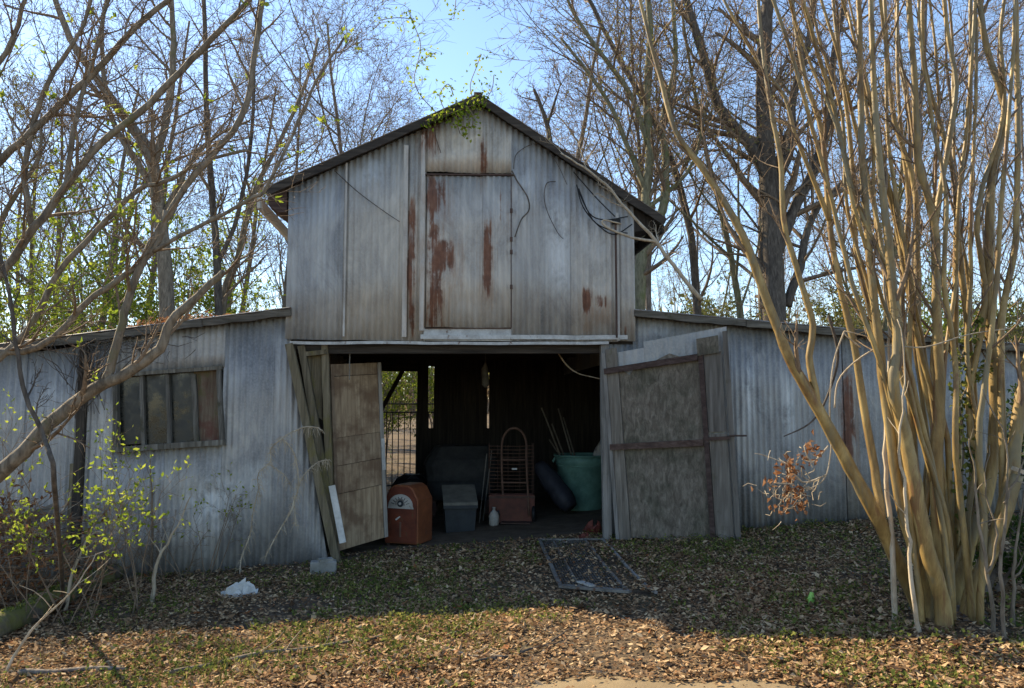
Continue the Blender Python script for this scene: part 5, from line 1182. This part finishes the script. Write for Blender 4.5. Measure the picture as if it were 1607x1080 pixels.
# far woods as one mass closing the horizon
rng = random.Random(90); m1 = MB(); m2 = MB(); m3 = MB()
for i in range(2600):
    a = rng.uniform(-1.0, 1.0); y = rng.uniform(62, 120); x = a * y * .85; h = rng.uniform(4, 16) * (0.6 + .4 * rng.random()); b_ = V((x, y, gz(x, y)))
    d_ = V((rng.uniform(-.12, .12), 0, 1)); m1.tube([b_, b_ + d_ * h * .5 + V((rng.uniform(-.3, .3), 0, 0)), b_ + d_ * h], [.09, .06, .015], 3, False)
    for k_ in range(12): (m2 if i % 2 else m3).leaf(b_ + V((rng.gauss(0, 1.2), rng.gauss(0, 1), rng.random() ** 1.5 * h * .8)), rv(rng), rv(rng), rng.uniform(.4, .9), .5)
fw = m1.build("far_woods", M['twig'], None, kind="stuff"); fw["label"] = "distant mass of bare woods closing the horizon"; fw["category"] = "woods"
f3 = m3.build("far_thicket", M['leaf_dry2'], None, kind="stuff"); f3["label"] = "distant brown thicket closing the horizon"; f3["category"] = "thicket"
ff = m2.build("far_undergrowth", M['leaf_olive'], None, kind="stuff"); ff["label"] = "distant olive undergrowth closing the horizon"; ff["category"] = "undergrowth"

# ------------------------------------------------------------------ ground cover
rng = random.Random(33)
def in_barn(x, y):
    q = w2b(V((x, y, 0))); return q.y > -0.04 and not (-2.2 < q.x < 1.3 and q.y < 0.45)
QF = [(p_.x, p_.y) for p_ in SCQ]
def in_quad(x, y):
    sg = [(QF[(i + 1) % 4][0] - QF[i][0]) * (y - QF[i][1]) - (QF[(i + 1) % 4][1] - QF[i][1]) * (x - QF[i][0]) for i in range(4)]
    return all(v > 0 for v in sg) or all(v < 0 for v in sg)
mb = MB(); cnt = 0
while cnt < 115000:
    y = 3.3 + 6.4 * rng.random() ** 1.15; x = rng.uniform(-1, 1) * (y * .70 + .4)
    if in_barn(x, y): continue
    dn = .62 + .75 * mnoise.noise(V((x * .8, y * .8, 1.0)))
    if y < track_edge(x) - .05: dn *= .05
    if rng.random() > dn: continue
    cnt += 1
    nrm_ = (V((0, 0, 1)) + rv(rng) * .45).normalized(); a = rng.uniform(0, 6.283)
    d_ = V((math.cos(a), math.sin(a), rng.uniform(-.2, .35))).normalized(); L = rng.uniform(.014, .046) * (1.7 if rng.random() < .1 else 1)
    zl = 0.0
    if 5.2 < y < 8.4 and in_quad(x, y):
        if rng.random() < .45: continue
        zl = .04
    mb.leaf(V((x, y, gz(x, y) + zl + .008 + rng.random() * .022)), d_, nrm_, L, L * rng.uniform(.45, .75), rng.uniform(-.25, .35))
ll = mb.build("leaf_litter", M['litter'], None, kind="stuff"); ll["label"] = "brown fallen leaves covering the yard"; ll["category"] = "leaves"
def gdens(x, y):
    d = mnoise.noise(V((x * .75 + 9, y * .75, 4.0))) * .9 + .12
    q = P(500, 890, 0.001)
    for (cx, cy, rx, ry, k) in ((-1.25, 7.4, .8, .9, .9), (-1.8, 5.2, 1.0, .7, .9), (2.1, 8.2, 1.6, .8, .55), (2.6, 4.6, 1.2, .5, .55), (0.2, 7.6, 1.2, .5, .3), (1.0, 4.9, 1.5, .3, .3)):
        d += k * math.exp(-((x - cx) / rx) ** 2 - ((y - cy) / ry) ** 2)
    return d
mb = MB(); m2 = MB(); cnt = 0; tries = 0
while cnt < 3600 and tries < 90000:
    tries += 1
    y = 3.4 + 6.0 * rng.random() ** 1.1; x = rng.uniform(-1, 1) * (y * .70 + .4)
    if in_barn(x, y) or y < track_edge(x): continue
    if rng.random() > gdens(x, y): continue
    cnt += 1; g_ = V((x, y, gz(x, y)))
    if rng.random() < .55:
        for k_ in range(7):
            d_ = V((rng.gauss(0, .5), rng.gauss(0, .5), 1)).normalized(); h = rng.uniform(.03, .09); s_ = V((-d_.y, d_.x, 0)); s_ = s_.normalized() if s_.length > 1e-4 else V((1, 0, 0))
            b_ = g_ + V((rng.gauss(0, .02), rng.gauss(0, .02), 0)); i0 = len(mb.v); wv = s_ * .003
            mb.v += [b_ - wv, b_ + wv, b_ + d_ * h * .6 + wv * .7, b_ + d_ * h * .6 - wv * .7, b_ + d_ * h + V((d_.x, d_.y, -.2)) * h * .35]; mb.f += [(i0, i0 + 1, i0 + 2, i0 + 3), (i0 + 3, i0 + 2, i0 + 4)]
    else:
        for k_ in range(8):
            d_ = V((rng.gauss(0, 1), rng.gauss(0, 1), rng.uniform(.2, .8))).normalized(); b_ = g_ + V((rng.gauss(0, .03), rng.gauss(0, .03), rng.uniform(.01, .06))); L = rng.uniform(.018, .038)
            m2.leaf(b_, d_, (V((0, 0, 1)) + rv(rng) * .4).normalized(), L, L * .7)
o = mb.build("grass", M['grass'], None, kind="stuff"); o["label"] = "short grass blades among the fallen leaves"; o["category"] = "grass"
o = m2.build("weeds", M['weed'], None, kind="stuff"); o["label"] = "low green weeds among the fallen leaves"; o["category"] = "weeds"
# leaves blown onto the left wing roof
mb = MB()
for i in range(900):
    u = W(rng.gauss(265, 55), 495).x; v = rng.uniform(-.1, 1.4); q = b2w(u, v, lt(u) + .075 + abs(rng.gauss(0, .035)) * math.exp(-((u - W(275, 495).x) / .5) ** 2))
    L = rng.uniform(.04, .08); mb.leaf(q, (V((rng.gauss(0, 1), rng.gauss(0, 1), .2))).normalized(), (V((0, 0, 1)) + rv(rng) * .5).normalized(), L, L * .6)
o = mb.build("roof_leaves", M['leaf_dry'], None, kind="stuff"); o["label"] = "reddish dry leaves lying on the left wing roof"; o["category"] = "leaves"
